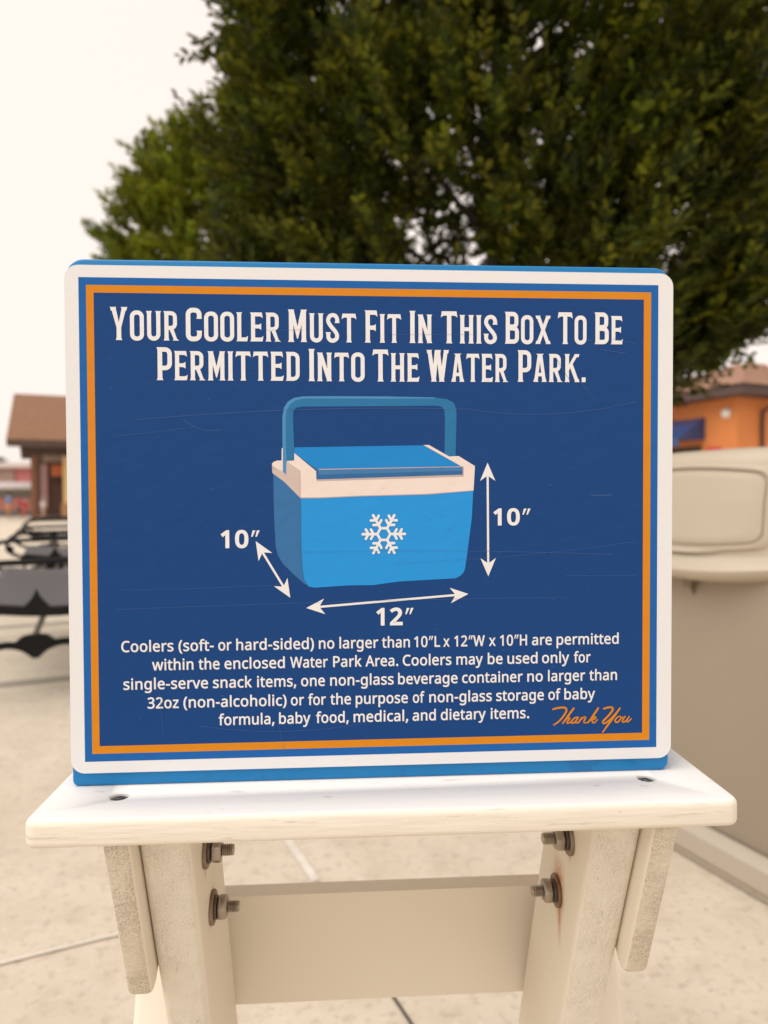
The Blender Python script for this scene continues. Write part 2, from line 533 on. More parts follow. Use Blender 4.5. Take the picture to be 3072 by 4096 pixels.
def glyph(c):
    s = []
    if c == 'I': return 21, stem(S10)
    if c == 'H': return 52.5, stem(S10) + stem(42) + pol((12, 43.5), (40, 43.5), (40, 57), (12, 57))
    if c == 'N': return 54, stem(S10) + stem(43.4) + pol((4, 100), (18.5, 100), (50.4, 0), (36.5, 0))
    if c == 'M': return 61, stem(S10) + stem(50.6) + pol((5, 100), (18.5, 100), (30.5, 48), (42.5, 100), (56, 100), (32, 10), (29, 10))
    if c == 'W':
        for x0, x1, w0 in ((3.5, 20.5, 14), (30, 20, 13.5), (33.5, 47.5, 14), (62, 48, 13.5)):
            s += pol((x0, 100), (x0 + w0, 100), (x1 + 13, 0), (x1 - 1, 0))
        for x in (10.5, 70): s += [foot(x, 100, -1)[::-1]]
        s += [foot(40.5, 100, -1, 11, 11, 9, 9)[::-1], foot(26.5, 0), foot(54, 0)]
        return 80.5, s
    if c == 'A':
        s = pol((18, 100), (30, 100), (17.5, 0), (3.5, 0)) + pol((22.5, 100), (35, 100), (49.5, 0), (35.5, 0)) + pol((12, 20), (41, 20), (39.5, 32.5), (14, 32.5))
        s += [foot(10.4, 0), foot(42.6, 0), foot(26.5, 100, -1, 15, 15, 8, 8)[::-1]]
        return 53, s
    if c == 'X':
        s = pol((3.5, 100), (18, 100), (57.5, 0), (43, 0)) + pol((43, 100), (57.5, 100), (18, 0), (3.5, 0))
        for x in (10.5, 50.5): s += [foot(x, 0), foot(x, 100, -1)[::-1]]
        return 61, s
    if c == 'K':
        s = stem(S10) + pol((15, 38), (15, 58), (40, 100), (54, 100)) + pol((20, 56), (31, 66), (57, 0), (42, 0))
        s += [foot(48, 100, -1)[::-1], foot(48.6, 0)]
        return 59, s
    if c == 'Y':
        s = pol((3.5, 100), (18, 100), (27.8, 54), (37.5, 100), (51.5, 100), (34.8, 38), (20.6, 38)) + pol((20.6, 10), (34.8, 10), (34.8, 39), (20.6, 39))
        s += [foot(27.7, 0), foot(10.5, 100, -1)[::-1], foot(44.5, 100, -1)[::-1]]
        return 55, s
    if c == 'T':
        s = pol((3, 100), (0, 80), (5, 84.5), (11, 86.5), (42, 86.5), (48, 84.5), (53, 80), (50, 100)) + stem(26.5, True, False)
        return 53, s
    if c == 'E':
        return 46.5, stem(S10, left=True) + armend(12, 44.5, 100, 86.5, False) + armend(12, 46.5, 13.5, 0, True) + \
            pol((12, 45), (30, 45), (34, 43.5), (39, 40), (39, 63), (34, 59.5), (30, 58), (12, 58))
    if c == 'F':
        return 43, stem(S10)[:2] + [foot(S10, 100, -1, r=W)[::-1]] + armend(12, 43, 100, 86.5, False) + \
            pol((12, 40), (28, 40), (33, 38.5), (37, 35), (37, 58), (33, 54.5), (28, 53), (12, 53))
    if c == 'L':
        return 41, [stem(S10)[0], foot(S10, 0, 1, r=W), foot(S10, 100, -1)[::-1]] + armend(12, 41, 13.5, 0, True)
    if c == 'O': return 49, ring(0.5, 48.5, -1.5, 101.5, 14.2, 22)
    if c == 'U':
        path = [(10.4, 90), (10.4, 26)] + arcp(26.3, 21.5, 15.9, 15.6, 180, 360, 12) + [(42.2, 90)]
        return 53, stroke(path, 14.2) + [foot(10.4, 100, -1)[::-1], foot(42.2, 100, -1)[::-1]]
    if c == 'S':
        path = catmull([(41.2, 69), (41, 80), (36, 90.5), (26, 94.5), (15, 91), (9, 80), (10, 69), (20, 54), (33, 39), (40, 26), (38.5, 13), (27, 5.6), (16, 7.5), (9.5, 16), (8.8, 30)], 4)
        return 50, stroke(path, 14) + pol((32, 67), (50, 67), (47, 74), (47.5, 80), (36, 80)) + pol((-1, 35), (18, 35), (16, 28), (15.5, 20), (3, 20), (2, 28))
    if c == 'C':
        path = [(42, 69)] + arcp(28, 80, 14, 14, 0, 90, 6) + arcp(20.5, 80, 13, 14, 90, 180, 6) + arcp(20.5, 20, 13, 14, 180, 270, 6) + arcp(28, 20, 14, 14, 270, 360, 6) + [(42, 30)]
        return 50, stroke(path, 14.4) + pol((33, 67.5), (50, 67.5), (48, 73), (48.5, 79), (36, 79)) + pol((33, 31.5), (50, 31.5), (48.5, 22), (36, 22))
    if c in 'RPBD':
        s = stem(S10, left=(c in 'BD'))
        if c in 'RP':
            s = [stem(S10)[0], foot(S10, 0), foot(S10, 100, -1, r=W)[::-1]]
        def bowl(yb, yt, xr, r_=14):
            return stroke([(12, yt)] + arcp(xr - r_, yt - r_, r_, r_, 90, 0, 7) + arcp(xr - r_, yb + r_, r_, r_, 0, -90, 7) + [(12, yb)], 13.6)
        if c == 'D': return 48.5, s + bowl(6.8, 93.2, 41.5, 16)
        if c == 'P': return 47, s + bowl(37, 93.2, 40)
        if c == 'B': return 49.5, s + bowl(53.5, 93.2, 40, 12) + bowl(6.8, 48.5, 42, 12)
        return 54, s + bowl(43, 93.2, 40) + pol((20, 40), (33, 44), (46.5, 6), (54, 0), (31.5, 0), (35, 5))
    if c == '.': return 18, pol((1, 0), (16, 0), (16, 17), (1, 17))
    return 20, []

def set_word(word, u0, u1, vb, vt, bm, y):
    Hb = vb - vt                                     # height of the big initial in mm
    adv = 0; items = []
    for i, ch in enumerate(word):
        k = 1.0 if i == 0 else 0.89
        if ch == '.': k = 0.89
        wd, polys = glyph(ch)
        items.append((adv, k, polys)); adv += wd * k + 6.2
    adv -= 6.2
    sx = (u1 - u0) / adv; sy = Hb / 100.0
    for a, k, polys in items:
        out = []
        for p in polys:
            cs = p if isinstance(p[0][0], (tuple, list)) else [p]
            out.append([[U(u0 + (a + x * k) * sx, vb - yy * k * sy) for x, yy in c] for c in cs])
        lay(y, out, bm)
HEAD = [('YOUR', 18.4, 59.8, 37.8, 17.8), ('COOLER', 63.8, 121.5, 37.9, 18.0), ('MUST', 125.8, 168.0, 38.0, 18.1), ('FIT', 173.1, 195.9, 38.0, 18.1),
        ('IN', 200.9, 215.3, 38.0, 18.1), ('THIS', 220.7, 256.5, 38.0, 18.1), ('BOX', 261.1, 290.5, 37.9, 18.0), ('TO', 294.9, 313.5, 37.8, 17.9), ('BE', 318.5, 336.9, 37.7, 17.7),
        ('PERMITTED', 46.0, 132.9, 61.9, 41.9), ('INTO', 138.2, 173.1, 62.0, 42.2), ('THE', 177.8, 207.2, 62.0, 42.2), ('WATER', 211.5, 263.3, 61.9, 42.2), ('PARK.', 269.2, 313.2, 61.7, 41.9)]
bm = bmesh.new()
for h in HEAD: set_word(*h, bm, -0.00035)
o = finish(bm, 'heading_lettering', i_white); kid(o); o.parent = plate; o.matrix_parent_inverse = Matrix.Identity(4)

# ------------------------------------------------------------------ sans text (outlines held in the script)
GL = json.loads(r'''{"(":[300,[[[40,274],[41,315],[44,355],[49,395],[56,434],[64,473],[75,510],[89,547],[104,583],[122,618],[141,651],[163,683],[187,714],[270,714],[237,666],[209,615],[184,562],[164,507],[149,450],[138,392],[131,334],[129,275],[130,237],[133,198],[138,160],[145,122],[154,84],[165,47],[177,11],[192,-24],[208,-59],[227,-93],[247,-126],[269,-158],[187,-158],[163,-128],[141,-96],[122,-64],[104,-29],[89,6],[75,42],[64,79],[56,117],[49,156],[44,195],[41,234]]]],")":[300,[[[260,274],[259,234],[256,195],[251,156],[244,117],[236,79],[225,42],[212,6],[196,-29],[179,-64],[159,-96],[137,-128],[113,-158],[31,-158],[53,-126],[73,-93],[92,-59],[108,-24],[123,11],[135,47],[146,84],[155,122],[162,160],[167,198],[170,237],[171,275],[170,314],[167,353],[162,392],[155,431],[146,469],[135,507],[123,544],[108,580],[91,615],[73,649],[53,682],[30,714],[113,714],[137,683],[159,651],[179,618],[196,583],[212,547],[225,510],[236,473],[244,434],[251,395],[256,355],[259,315]]]],",":[268,[[[192,105],[169,29],[138,-52],[106,-129],[41,-129],[60,-48],[78,38],[91,116],[185,116]]]],"-":[322,[[[40,229],[40,307],[282,307],[282,229]]]],".":[268,[[[72,54],[73,71],[76,85],[82,97],[90,106],[99,113],[110,117],[121,120],[133,121],[146,120],[157,117],[168,113],[177,106],[186,97],[191,85],[195,71],[196,54],[195,37],[191,23],[186,11],[177,2],[168,-5],[157,-10],[146,-13],[133,-14],[121,-13],[110,-10],[99,-5],[90,2],[82,11],[76,23],[73,37]]]],"0":[572,[[[523,358],[522,316],[520,276],[516,238],[510,203],[503,170],[493,140],[482,113],[468,87],[453,65],[436,46],[416,29],[394,15],[371,4],[344,-4],[316,-8],[285,-10],[247,-7],[212,1],[180,15],[152,34],[128,58],[107,88],[89,122],[74,160],[63,204],[55,251],[51,303],[49,358],[50,414],[55,466],[62,513],[72,556],[86,595],[103,628],[124,657],[148,682],[176,701],[208,714],[245,722],[285,725],[323,722],[358,714],[390,701],[418,682],[443,657],[464,628],[482,595],[497,556],[508,513],[516,466],[521,414]],[[137,358],[138,311],[141,268],[145,230],[151,195],[160,165],[171,138],[183,116],[198,97],[216,83],[236,73],[259,67],[285,65],[311,67],[334,73],[354,83],[371,97],[387,115],[400,137],[410,164],[419,194],[426,229],[430,268],[433,311],[434,358],[433,405],[430,448],[426,486],[419,520],[410,551],[400,577],[387,599],[371,617],[354,632],[334,642],[311,648],[285,650],[259,648],[236,642],[216,632],[198,617],[183,599],[171,577],[160,551],[151,520],[145,486],[141,448],[138,405]]]],"1":[572,[[[355,0],[269,0],[269,499],[269,548],[271,585],[273,622],[244,595],[211,567],[135,505],[89,564],[282,714],[355,714]]]],"2":[572,[[[520,0],[48,0],[48,73],[235,262],[326,358],[343,379],[358,400],[371,420],[382,440],[390,461],[396,483],[400,505],[401,529],[399,557],[392,581],[381,601],[366,618],[347,632],[326,641],[302,647],[275,649],[250,648],[226,644],[204,639],[183,631],[164,621],[144,609],[123,596],[103,581],[56,640],[117,683],[135,692],[153,700],[171,707],[190,713],[211,718],[231,721],[253,723],[275,724],[307,723],[337,718],[365,711],[390,701],[413,688],[433,673],[450,656],[464,635],[476,613],[484,589],[489,562],[491,534],[490,506],[485,480],[478,454],[468,429],[455,405],[440,380],[423,356],[404,333],[308,231],[159,84],[159,80],[520,80]]]],"3":[572,[[[493,547],[492,524],[489,502],[483,482],[475,464],[465,447],[453,432],[439,419],[423,407],[406,397],[387,388],[367,381],[345,376],[345,372],[385,365],[420,353],[449,338],[473,318],[491,294],[504,267],[512,237],[515,203],[513,173],[508,144],[499,118],[486,92],[470,70],[449,49],[425,32],[397,17],[364,5],[327,-3],[286,-8],[241,-10],[213,-9],[187,-8],[161,-5],[137,-1],[113,4],[90,10],[67,19],[45,29],[45,111],[68,101],[92,91],[116,83],[142,76],[168,71],[193,67],[218,65],[242,64],[287,66],[325,73],[356,85],[381,101],[399,122],[412,146],[420,174],[423,205],[422,226],[417,246],[410,263],[399,277],[386,290],[371,301],[352,311],[331,318],[307,324],[281,328],[253,330],[223,331],[154,331],[154,406],[224,406],[252,407],[278,410],[302,416],[322,423],[341,432],[357,443],[371,456],[382,470],[391,486],[398,503],[402,522],[403,541],[401,566],[394,587],[383,606],[368,621],[349,634],[327,643],[301,648],[273,650],[254,650],[237,648],[220,646],[204,642],[146,621],[93,590],[49,650],[69,664],[92,678],[116,690],[143,702],[173,712],[204,718],[237,723],[272,724],[324,721],[370,711],[408,696],[438,674],[462,647],[479,617],[490,584]]]],"A":[639,[[[545,0],[459,221],[176,221],[91,0],[0,0],[279,717],[360,717],[638,0]],[[352,517],[342,546],[328,589],[318,624],[307,583],[296,546],[287,517],[206,301],[432,301]]]],"C":[632,[[[403,645],[375,644],[349,640],[324,634],[300,625],[278,615],[258,601],[239,586],[222,568],[207,549],[194,527],[182,503],[173,477],[166,450],[160,421],[157,390],[156,357],[158,314],[163,275],[171,238],[183,204],[199,173],[218,146],[240,123],[265,104],[294,89],[327,78],[363,71],[402,69],[425,70],[448,71],[470,73],[491,77],[573,97],[573,19],[553,12],[532,6],[512,1],[490,-3],[468,-6],[444,-8],[417,-10],[389,-10],[337,-7],[289,1],[246,15],[207,35],[173,60],[143,89],[118,124],[97,163],[82,206],[70,253],[63,304],[61,358],[62,398],[67,435],[74,472],[83,506],[96,538],[111,568],[129,596],[149,622],[173,645],[198,665],[226,683],[257,698],[290,709],[326,717],[364,722],[404,724],[431,723],[458,721],[484,718],[510,713],[535,707],[558,700],[580,691],[601,682],[565,606],[491,633],[471,638],[449,642],[427,644]]]],"H":[741,[[[643,0],[553,0],[553,333],[187,333],[187,0],[97,0],[97,714],[187,714],[187,412],[553,412],[553,714],[643,714]]]],"L":[524,[[[97,0],[97,714],[187,714],[187,80],[499,80],[499,0]]]],"P":[605,[[[286,714],[351,711],[407,700],[453,683],[490,659],[518,629],[538,593],[550,551],[554,504],[553,482],[550,461],[546,440],[539,419],[531,400],[520,381],[507,364],[492,347],[474,332],[453,318],[430,307],[404,296],[375,288],[343,283],[307,279],[269,278],[187,278],[187,0],[97,0],[97,714]],[[278,637],[187,637],[187,355],[259,355],[292,356],[321,359],[348,363],[372,369],[393,378],[411,388],[427,401],[439,416],[449,433],[456,453],[460,475],[461,500],[458,532],[450,560],[436,584],[417,603],[392,618],[360,629],[322,635]]]],"W":[930,[[[917,714],[727,0],[636,0],[497,468],[485,511],[474,553],[465,587],[461,609],[457,587],[450,553],[439,510],[427,465],[292,0],[201,0],[12,714],[106,714],[217,278],[228,232],[237,188],[245,147],[251,108],[257,149],[266,192],[277,238],[289,283],[415,714],[508,714],[639,280],[652,233],[663,188],[671,145],[678,108],[686,160],[698,218],[713,279],[823,714]]]],"a":[561,[[[288,545],[334,542],[373,534],[406,521],[433,502],[454,477],[468,446],[477,409],[480,365],[480,0],[416,0],[399,76],[395,76],[383,62],[372,49],[360,38],[347,27],[335,18],[321,11],[307,4],[291,-1],[275,-5],[257,-8],[237,-9],[215,-10],[192,-9],[169,-6],[148,0],[128,7],[110,17],[94,29],[80,43],[68,59],[58,78],[52,100],[47,123],[46,149],[50,187],[62,220],[81,248],[109,272],[145,292],[189,306],[242,316],[303,320],[394,323],[394,355],[392,386],[387,412],[378,432],[365,448],[349,459],[330,467],[308,472],[283,474],[262,473],[242,471],[222,467],[203,461],[132,433],[105,499],[123,508],[143,517],[165,524],[188,531],[212,537],[237,542],[262,544]],[[314,259],[268,256],[229,249],[199,239],[175,227],[159,212],[147,193],[139,172],[137,148],[139,127],[144,109],[152,94],[164,82],[179,73],[196,66],[214,62],[235,61],[268,63],[297,70],[324,82],[348,98],[368,120],[382,146],[390,178],[393,214],[393,262]]]],"b":[615,[[[173,575],[171,511],[168,465],[173,465],[186,481],[200,496],[217,510],[236,522],[257,532],[282,539],[309,544],[339,545],[387,541],[429,528],[467,506],[499,475],[526,436],[545,389],[556,333],[560,268],[558,224],[553,183],[545,147],[532,114],[517,85],[499,60],[479,38],[455,21],[429,7],[401,-2],[371,-8],[339,-10],[309,-9],[282,-4],[257,3],[236,13],[217,25],[200,38],[186,53],[173,68],[166,68],[148,0],[85,0],[85,760],[173,760]],[[324,472],[297,471],[273,467],[252,460],[234,450],[219,438],[206,423],[195,405],[187,384],[181,361],[176,334],[174,304],[173,271],[173,267],[175,220],[181,180],[191,145],[205,115],[225,93],[252,76],[285,66],[326,63],[360,66],[389,76],[413,93],[433,116],[449,145],[460,181],[467,222],[469,269],[467,316],[460,357],[449,392],[433,421],[413,443],[388,459],[359,469]]]],"c":[480,[[[300,-10],[265,-8],[233,-3],[202,6],[173,19],[147,35],[124,56],[104,80],[86,109],[73,142],[63,178],[57,220],[55,265],[57,312],[63,355],[74,393],[88,426],[106,455],[127,480],[151,500],[177,517],[207,530],[238,539],[271,544],[306,546],[326,545],[346,544],[366,541],[385,537],[403,533],[419,528],[434,523],[447,517],[420,444],[364,461],[304,469],[278,468],[255,463],[234,456],[215,446],[199,433],[184,417],[173,399],[163,378],[156,354],[150,327],[147,298],[146,266],[147,235],[150,207],[156,181],[163,157],[173,136],[184,118],[198,102],[214,89],[232,79],[252,72],[275,67],[299,66],[320,67],[340,68],[359,71],[376,75],[438,97],[438,19],[424,12],[410,7],[394,2],[378,-2],[361,-6],[343,-8],[322,-10]]]],"d":[615,[[[275,-10],[227,-6],[185,7],[147,29],[115,59],[89,99],[70,146],[59,202],[55,267],[59,332],[70,388],[89,436],[115,475],[148,506],[186,528],[228,542],[276,546],[296,545],[315,543],[333,540],[349,535],[364,530],[378,523],[391,516],[403,507],[414,498],[424,488],[434,478],[442,467],[448,467],[444,505],[442,546],[442,760],[530,760],[530,0],[459,0],[446,72],[442,72],[434,61],[424,50],[414,40],[403,30],[391,22],[378,14],[364,7],[349,1],[332,-4],[314,-7],[295,-9]],[[289,63],[328,66],[361,75],[388,89],[408,109],[424,136],[434,168],[441,206],[443,250],[443,266],[441,313],[435,354],[424,390],[410,419],[390,443],[363,460],[329,470],[288,473],[255,469],[226,459],[201,441],[181,416],[166,386],[155,350],[148,310],[146,265],[148,220],[155,180],[166,145],[181,116],[202,93],[226,76],[255,66]]]],"e":[564,[[[292,546],[325,544],[356,538],[385,529],[410,516],[434,499],[454,480],[472,457],[486,431],[498,403],[506,372],[511,339],[513,304],[513,251],[146,251],[150,208],[159,171],[173,139],[192,112],[217,92],[246,77],[279,68],[317,65],[342,66],[365,67],[387,70],[407,74],[489,102],[489,25],[469,17],[448,9],[428,3],[408,-1],[387,-5],[364,-8],[340,-9],[313,-10],[276,-8],[241,-2],[209,7],[178,21],[151,38],[127,60],[105,85],[87,113],[73,146],[63,182],[57,221],[55,264],[57,306],[62,346],[72,382],[84,415],[101,445],[120,471],[142,493],[167,512],[195,527],[225,538],[258,544]],[[291,474],[261,471],[235,464],[211,451],[191,433],[175,411],[162,385],[153,355],[148,321],[421,321],[420,343],[417,364],[413,383],[407,401],[399,417],[389,431],[378,444],[365,454],[349,463],[332,469],[312,473]]]],"f":[344,[[[332,468],[197,468],[197,0],[109,0],[109,468],[15,468],[15,509],[109,539],[109,570],[110,603],[114,633],[121,659],[129,682],[141,702],[155,719],[171,734],[189,745],[210,754],[232,760],[256,764],[283,765],[341,759],[387,747],[364,678],[327,688],[284,693],[263,691],[246,686],[231,676],[218,663],[209,647],[202,626],[198,600],[197,571],[197,536],[332,536]]]],"g":[615,[[[275,546],[301,545],[325,541],[349,535],[370,526],[391,515],[410,501],[427,484],[443,465],[448,465],[460,536],[530,536],[530,-9],[528,-45],[523,-79],[515,-109],[504,-136],[489,-161],[471,-182],[450,-199],[425,-214],[397,-225],[365,-234],[329,-238],[290,-240],[262,-239],[234,-238],[208,-235],[183,-231],[160,-227],[138,-221],[117,-214],[97,-206],[97,-125],[117,-134],[138,-143],[161,-150],[186,-156],[212,-161],[239,-164],[266,-166],[295,-167],[328,-164],[357,-157],[382,-144],[403,-126],[421,-104],[433,-79],[441,-49],[443,-16],[443,5],[444,40],[446,71],[442,71],[427,52],[411,35],[392,21],[373,10],[351,1],[328,-5],[303,-9],[276,-10],[227,-5],[183,8],[146,31],[113,63],[88,103],[70,150],[59,205],[55,267],[59,328],[70,382],[88,429],[113,470],[146,504],[183,527],[226,541]],[[287,472],[265,470],[245,466],[227,459],[210,448],[196,435],[183,418],[172,400],[163,378],[155,354],[150,327],[147,298],[146,266],[148,219],[155,179],[167,144],[182,114],[203,92],[227,75],[256,65],[289,62],[309,63],[327,65],[344,68],[359,72],[373,78],[385,86],[397,95],[407,105],[416,118],[423,131],[430,146],[435,163],[439,181],[442,201],[443,223],[444,246],[444,267],[443,302],[440,333],[435,361],[427,385],[418,406],[406,424],[392,439],[376,451],[357,460],[336,467],[313,471]]]],"h":[618,[[[173,537],[171,498],[168,462],[174,462],[183,475],[193,487],[205,498],[217,508],[230,516],[245,524],[259,530],[275,535],[291,540],[308,543],[324,544],[341,545],[372,544],[401,540],[426,533],[449,524],[470,513],[488,498],[503,481],[515,461],[525,438],[531,412],[536,382],[537,349],[537,0],[450,0],[450,343],[448,373],[443,400],[434,422],[421,440],[404,454],[384,464],[359,470],[330,472],[302,471],[276,466],[255,459],[236,449],[220,437],[207,422],[196,404],[187,383],[181,361],[177,335],[174,307],[173,277],[173,0],[85,0],[85,760],[173,760]]]],"i":[258,[[[173,536],[173,0],[85,0],[85,536]],[[130,737],[140,736],[149,734],[157,729],[165,723],[172,716],[177,706],[180,695],[181,681],[180,668],[177,656],[172,647],[165,639],[157,633],[149,629],[140,626],[130,625],[119,626],[110,628],[101,633],[93,639],[86,647],[82,656],[79,668],[78,681],[79,695],[82,706],[86,716],[93,723],[101,729],[110,734],[119,736]]]],"k":[534,[[[172,363],[171,321],[168,276],[172,276],[190,299],[214,329],[236,355],[407,536],[510,536],[293,307],[525,0],[419,0],[233,250],[172,197],[172,0],[85,0],[85,760],[172,760]]]],"l":[258,[[[173,0],[85,0],[85,760],[173,760]]]],"m":[935,[[[673,546],[716,543],[752,534],[784,520],[809,499],[829,473],[843,439],[851,397],[854,349],[854,0],[767,0],[767,345],[765,375],[760,400],[752,422],[740,440],[725,454],[707,464],[684,470],[658,472],[622,469],[591,461],[566,447],[546,427],[532,402],[521,372],[515,336],[513,296],[513,0],[426,0],[426,345],[425,365],[423,384],[419,400],[414,415],[407,429],[399,440],[389,450],[378,458],[365,464],[350,468],[334,471],[316,472],[290,471],[268,466],[248,459],[231,449],[217,437],[204,422],[194,404],[186,384],[181,361],[176,336],[174,308],[173,278],[173,0],[85,0],[85,536],[156,536],[169,463],[174,463],[183,476],[193,489],[204,500],[215,509],[228,518],[241,526],[255,532],[270,537],[285,541],[300,544],[316,545],[332,546],[362,545],[389,540],[413,534],[435,524],[455,511],[471,496],[485,477],[496,456],[501,456],[516,477],[533,496],[552,511],[574,524],[598,534],[622,540],[647,545]]]],"n":[618,[[[343,546],[388,543],[427,534],[461,520],[488,499],[509,473],[525,439],[534,397],[537,349],[537,0],[450,0],[450,343],[448,373],[443,400],[434,422],[421,440],[404,454],[384,464],[359,470],[330,472],[289,469],[255,460],[227,444],[207,422],[192,394],[181,361],[175,322],[173,278],[173,0],[85,0],[85,536],[156,536],[169,463],[174,463],[184,476],[194,489],[206,500],[218,509],[232,518],[246,526],[261,532],[277,537],[293,541],[309,544],[326,545]]]],"o":[605,[[[551,269],[550,236],[547,206],[541,177],[533,150],[524,126],[512,103],[499,82],[483,63],[466,46],[447,31],[427,19],[405,8],[381,0],[355,-5],[329,-9],[301,-10],[275,-9],[250,-5],[226,0],[203,8],[181,19],[161,31],[142,46],[125,63],[109,82],[96,103],[84,126],[73,150],[65,177],[60,206],[56,236],[55,269],[57,312],[62,351],[72,387],[85,419],[102,448],[121,474],[145,495],[171,513],[200,528],[232,538],[267,544],[304,546],[339,544],[373,538],[404,528],[432,513],[459,495],[482,474],[502,448],[519,419],[533,387],[543,351],[549,312]],[[146,269],[147,239],[150,210],[155,184],[163,159],[172,138],[184,118],[198,102],[214,88],[233,77],[254,69],[277,65],[303,63],[329,65],[352,69],[373,77],[392,88],[408,102],[422,118],[434,138],[443,159],[451,184],[456,210],[459,239],[460,269],[459,300],[456,328],[450,354],[443,378],[433,399],[422,418],[408,434],[391,447],[373,458],[352,466],[328,470],[302,472],[264,469],[231,459],[204,442],[183,418],[167,388],[155,354],[148,314]]]],"p":[615,[[[340,546],[387,542],[429,529],[467,507],[499,477],[526,438],[545,391],[556,334],[560,269],[558,225],[553,185],[545,149],[532,115],[517,86],[499,61],[479,39],[455,21],[430,8],[402,-2],[371,-8],[339,-10],[319,-9],[300,-7],[283,-4],[266,1],[251,7],[236,14],[223,21],[211,29],[173,68],[167,68],[171,25],[173,-20],[173,-240],[85,-240],[85,536],[157,536],[169,463],[173,463],[181,474],[191,485],[201,495],[211,505],[223,514],[236,522],[250,529],[265,535],[282,540],[300,543],[319,545]],[[324,472],[298,471],[275,467],[255,460],[237,451],[222,440],[208,426],[198,409],[189,390],[182,368],[177,343],[174,316],[173,286],[173,269],[174,237],[176,208],[181,181],[187,157],[195,135],[206,117],[219,100],[234,87],[253,76],[274,69],[299,64],[326,63],[349,65],[371,70],[390,78],[406,90],[421,105],[434,122],[445,141],[453,163],[460,188],[465,213],[468,241],[469,270],[467,314],[460,353],[449,387],[433,417],[413,441],[388,458],[359,469]]]],"r":[413,[[[335,546],[367,544],[398,540],[387,459],[358,464],[329,466],[314,465],[299,463],[284,459],[270,453],[256,446],[243,437],[231,428],[220,416],[210,404],[200,391],[192,376],[185,360],[180,343],[176,325],[174,306],[173,286],[173,0],[85,0],[85,536],[157,536],[167,438],[171,438],[180,453],[190,467],[200,480],[212,492],[224,504],[238,514],[252,524],[267,531],[283,538],[300,542],[317,545]]]],"s":[479,[[[434,148],[432,123],[427,100],[419,80],[408,61],[394,45],[376,30],[357,18],[334,8],[309,0],[282,-5],[252,-9],[220,-10],[193,-9],[168,-8],[145,-5],[123,-1],[104,4],[85,10],[68,16],[52,24],[52,104],[129,74],[152,69],[175,64],[199,62],[222,61],[253,62],[280,66],[302,73],[319,82],[332,94],[342,108],[347,123],[349,140],[348,150],[346,159],[343,168],[338,176],[331,184],[323,192],[312,200],[298,208],[217,244],[128,284],[111,295],[95,306],[82,318],[71,332],[62,347],[56,364],[52,383],[51,404],[54,436],[65,464],[82,489],[106,509],[136,525],[171,537],[209,544],[252,546],[276,545],[299,544],[322,541],[343,536],[364,531],[385,525],[404,518],[423,510],[393,440],[322,464],[303,468],[285,471],[265,473],[246,474],[221,473],[198,470],[179,464],[163,456],[151,447],[142,436],[137,423],[135,409],[136,398],[138,389],[142,380],[148,371],[156,364],[165,356],[177,349],[191,341],[273,307],[360,268],[377,257],[392,246],[404,233],[415,219],[423,204],[429,187],[433,169]]]],"t":[361,[[[264,62],[305,65],[339,73],[339,6],[299,-5],[249,-10],[228,-9],[209,-6],[190,-2],[171,4],[155,13],[139,24],[126,38],[114,55],[104,75],[97,98],[93,125],[92,156],[92,468],[16,468],[16,510],[93,545],[128,659],[180,659],[180,536],[335,536],[335,468],[180,468],[180,158],[181,135],[186,115],[193,99],[203,85],[216,75],[230,68],[246,63]]]],"u":[618,[[[533,536],[533,0],[461,0],[448,71],[444,71],[435,58],[424,45],[413,35],[400,25],[386,17],[372,9],[357,3],[341,-1],[325,-5],[308,-8],[291,-9],[274,-10],[243,-9],[215,-5],[190,2],[167,10],[146,22],[128,37],[113,54],[101,74],[91,97],[84,123],[80,153],[79,185],[79,536],[168,536],[168,191],[170,161],[175,135],[184,113],[197,95],[213,81],[234,71],[258,65],[287,63],[315,64],[341,69],[363,76],[381,85],[397,98],[411,113],[422,131],[430,151],[437,174],[441,200],[444,227],[445,257],[445,536]]]],"v":[508,[[[203,0],[0,536],[94,536],[208,220],[225,171],[241,119],[251,78],[255,78],[266,120],[283,172],[300,220],[414,536],[508,536],[304,0]]]],"w":[786,[[[431,303],[419,344],[408,383],[400,418],[394,445],[390,445],[384,418],[376,383],[366,343],[354,302],[258,1],[158,1],[11,537],[102,537],[176,251],[191,192],[203,136],[211,91],[215,91],[222,121],[230,159],[240,199],[251,235],[346,537],[442,537],[534,235],[548,186],[562,135],[570,92],[574,92],[581,134],[594,190],[610,251],[685,537],[775,537],[626,1],[523,1]]]],"x":[529,[[[212,274],[27,536],[127,536],[265,334],[402,536],[501,536],[316,274],[511,0],[411,0],[265,214],[117,0],[18,0]]]],"y":[510,[[[1,536],[95,536],[211,231],[229,179],[245,130],[256,85],[260,85],[279,150],[306,232],[415,536],[510,536],[279,-74],[269,-98],[258,-121],[247,-142],[234,-161],[221,-179],[206,-195],[190,-208],[172,-219],[153,-228],[132,-235],[109,-239],[84,-240],[42,-237],[11,-232],[11,-162],[37,-166],[70,-168],[85,-167],[99,-165],[112,-162],[123,-156],[134,-150],[144,-142],[154,-134],[162,-123],[170,-112],[177,-100],[183,-87],[189,-73],[217,-2]]]],"z":[470,[[[431,0],[39,0],[39,58],[327,468],[56,468],[56,536],[424,536],[424,470],[140,68],[431,68]]]]}''')
def offset_poly(pts, d):
    n = len(pts); out = []
    for i in range(n):
        p0 = Vector(pts[i - 1]); p1 = Vector(pts[i]); p2 = Vector(pts[(i + 1) % n])
        a = (p1 - p0).normalized(); b = (p2 - p1).normalized()
        na = Vector((-a.y, a.x)); nb = Vector((-b.y, b.x))
        m = na + nb
        if m.length < 1e-6: m = na
        m.normalize(); c = max(0.45, m.dot(na))
        out.append(tuple(p1 + m * d / c))
    return out
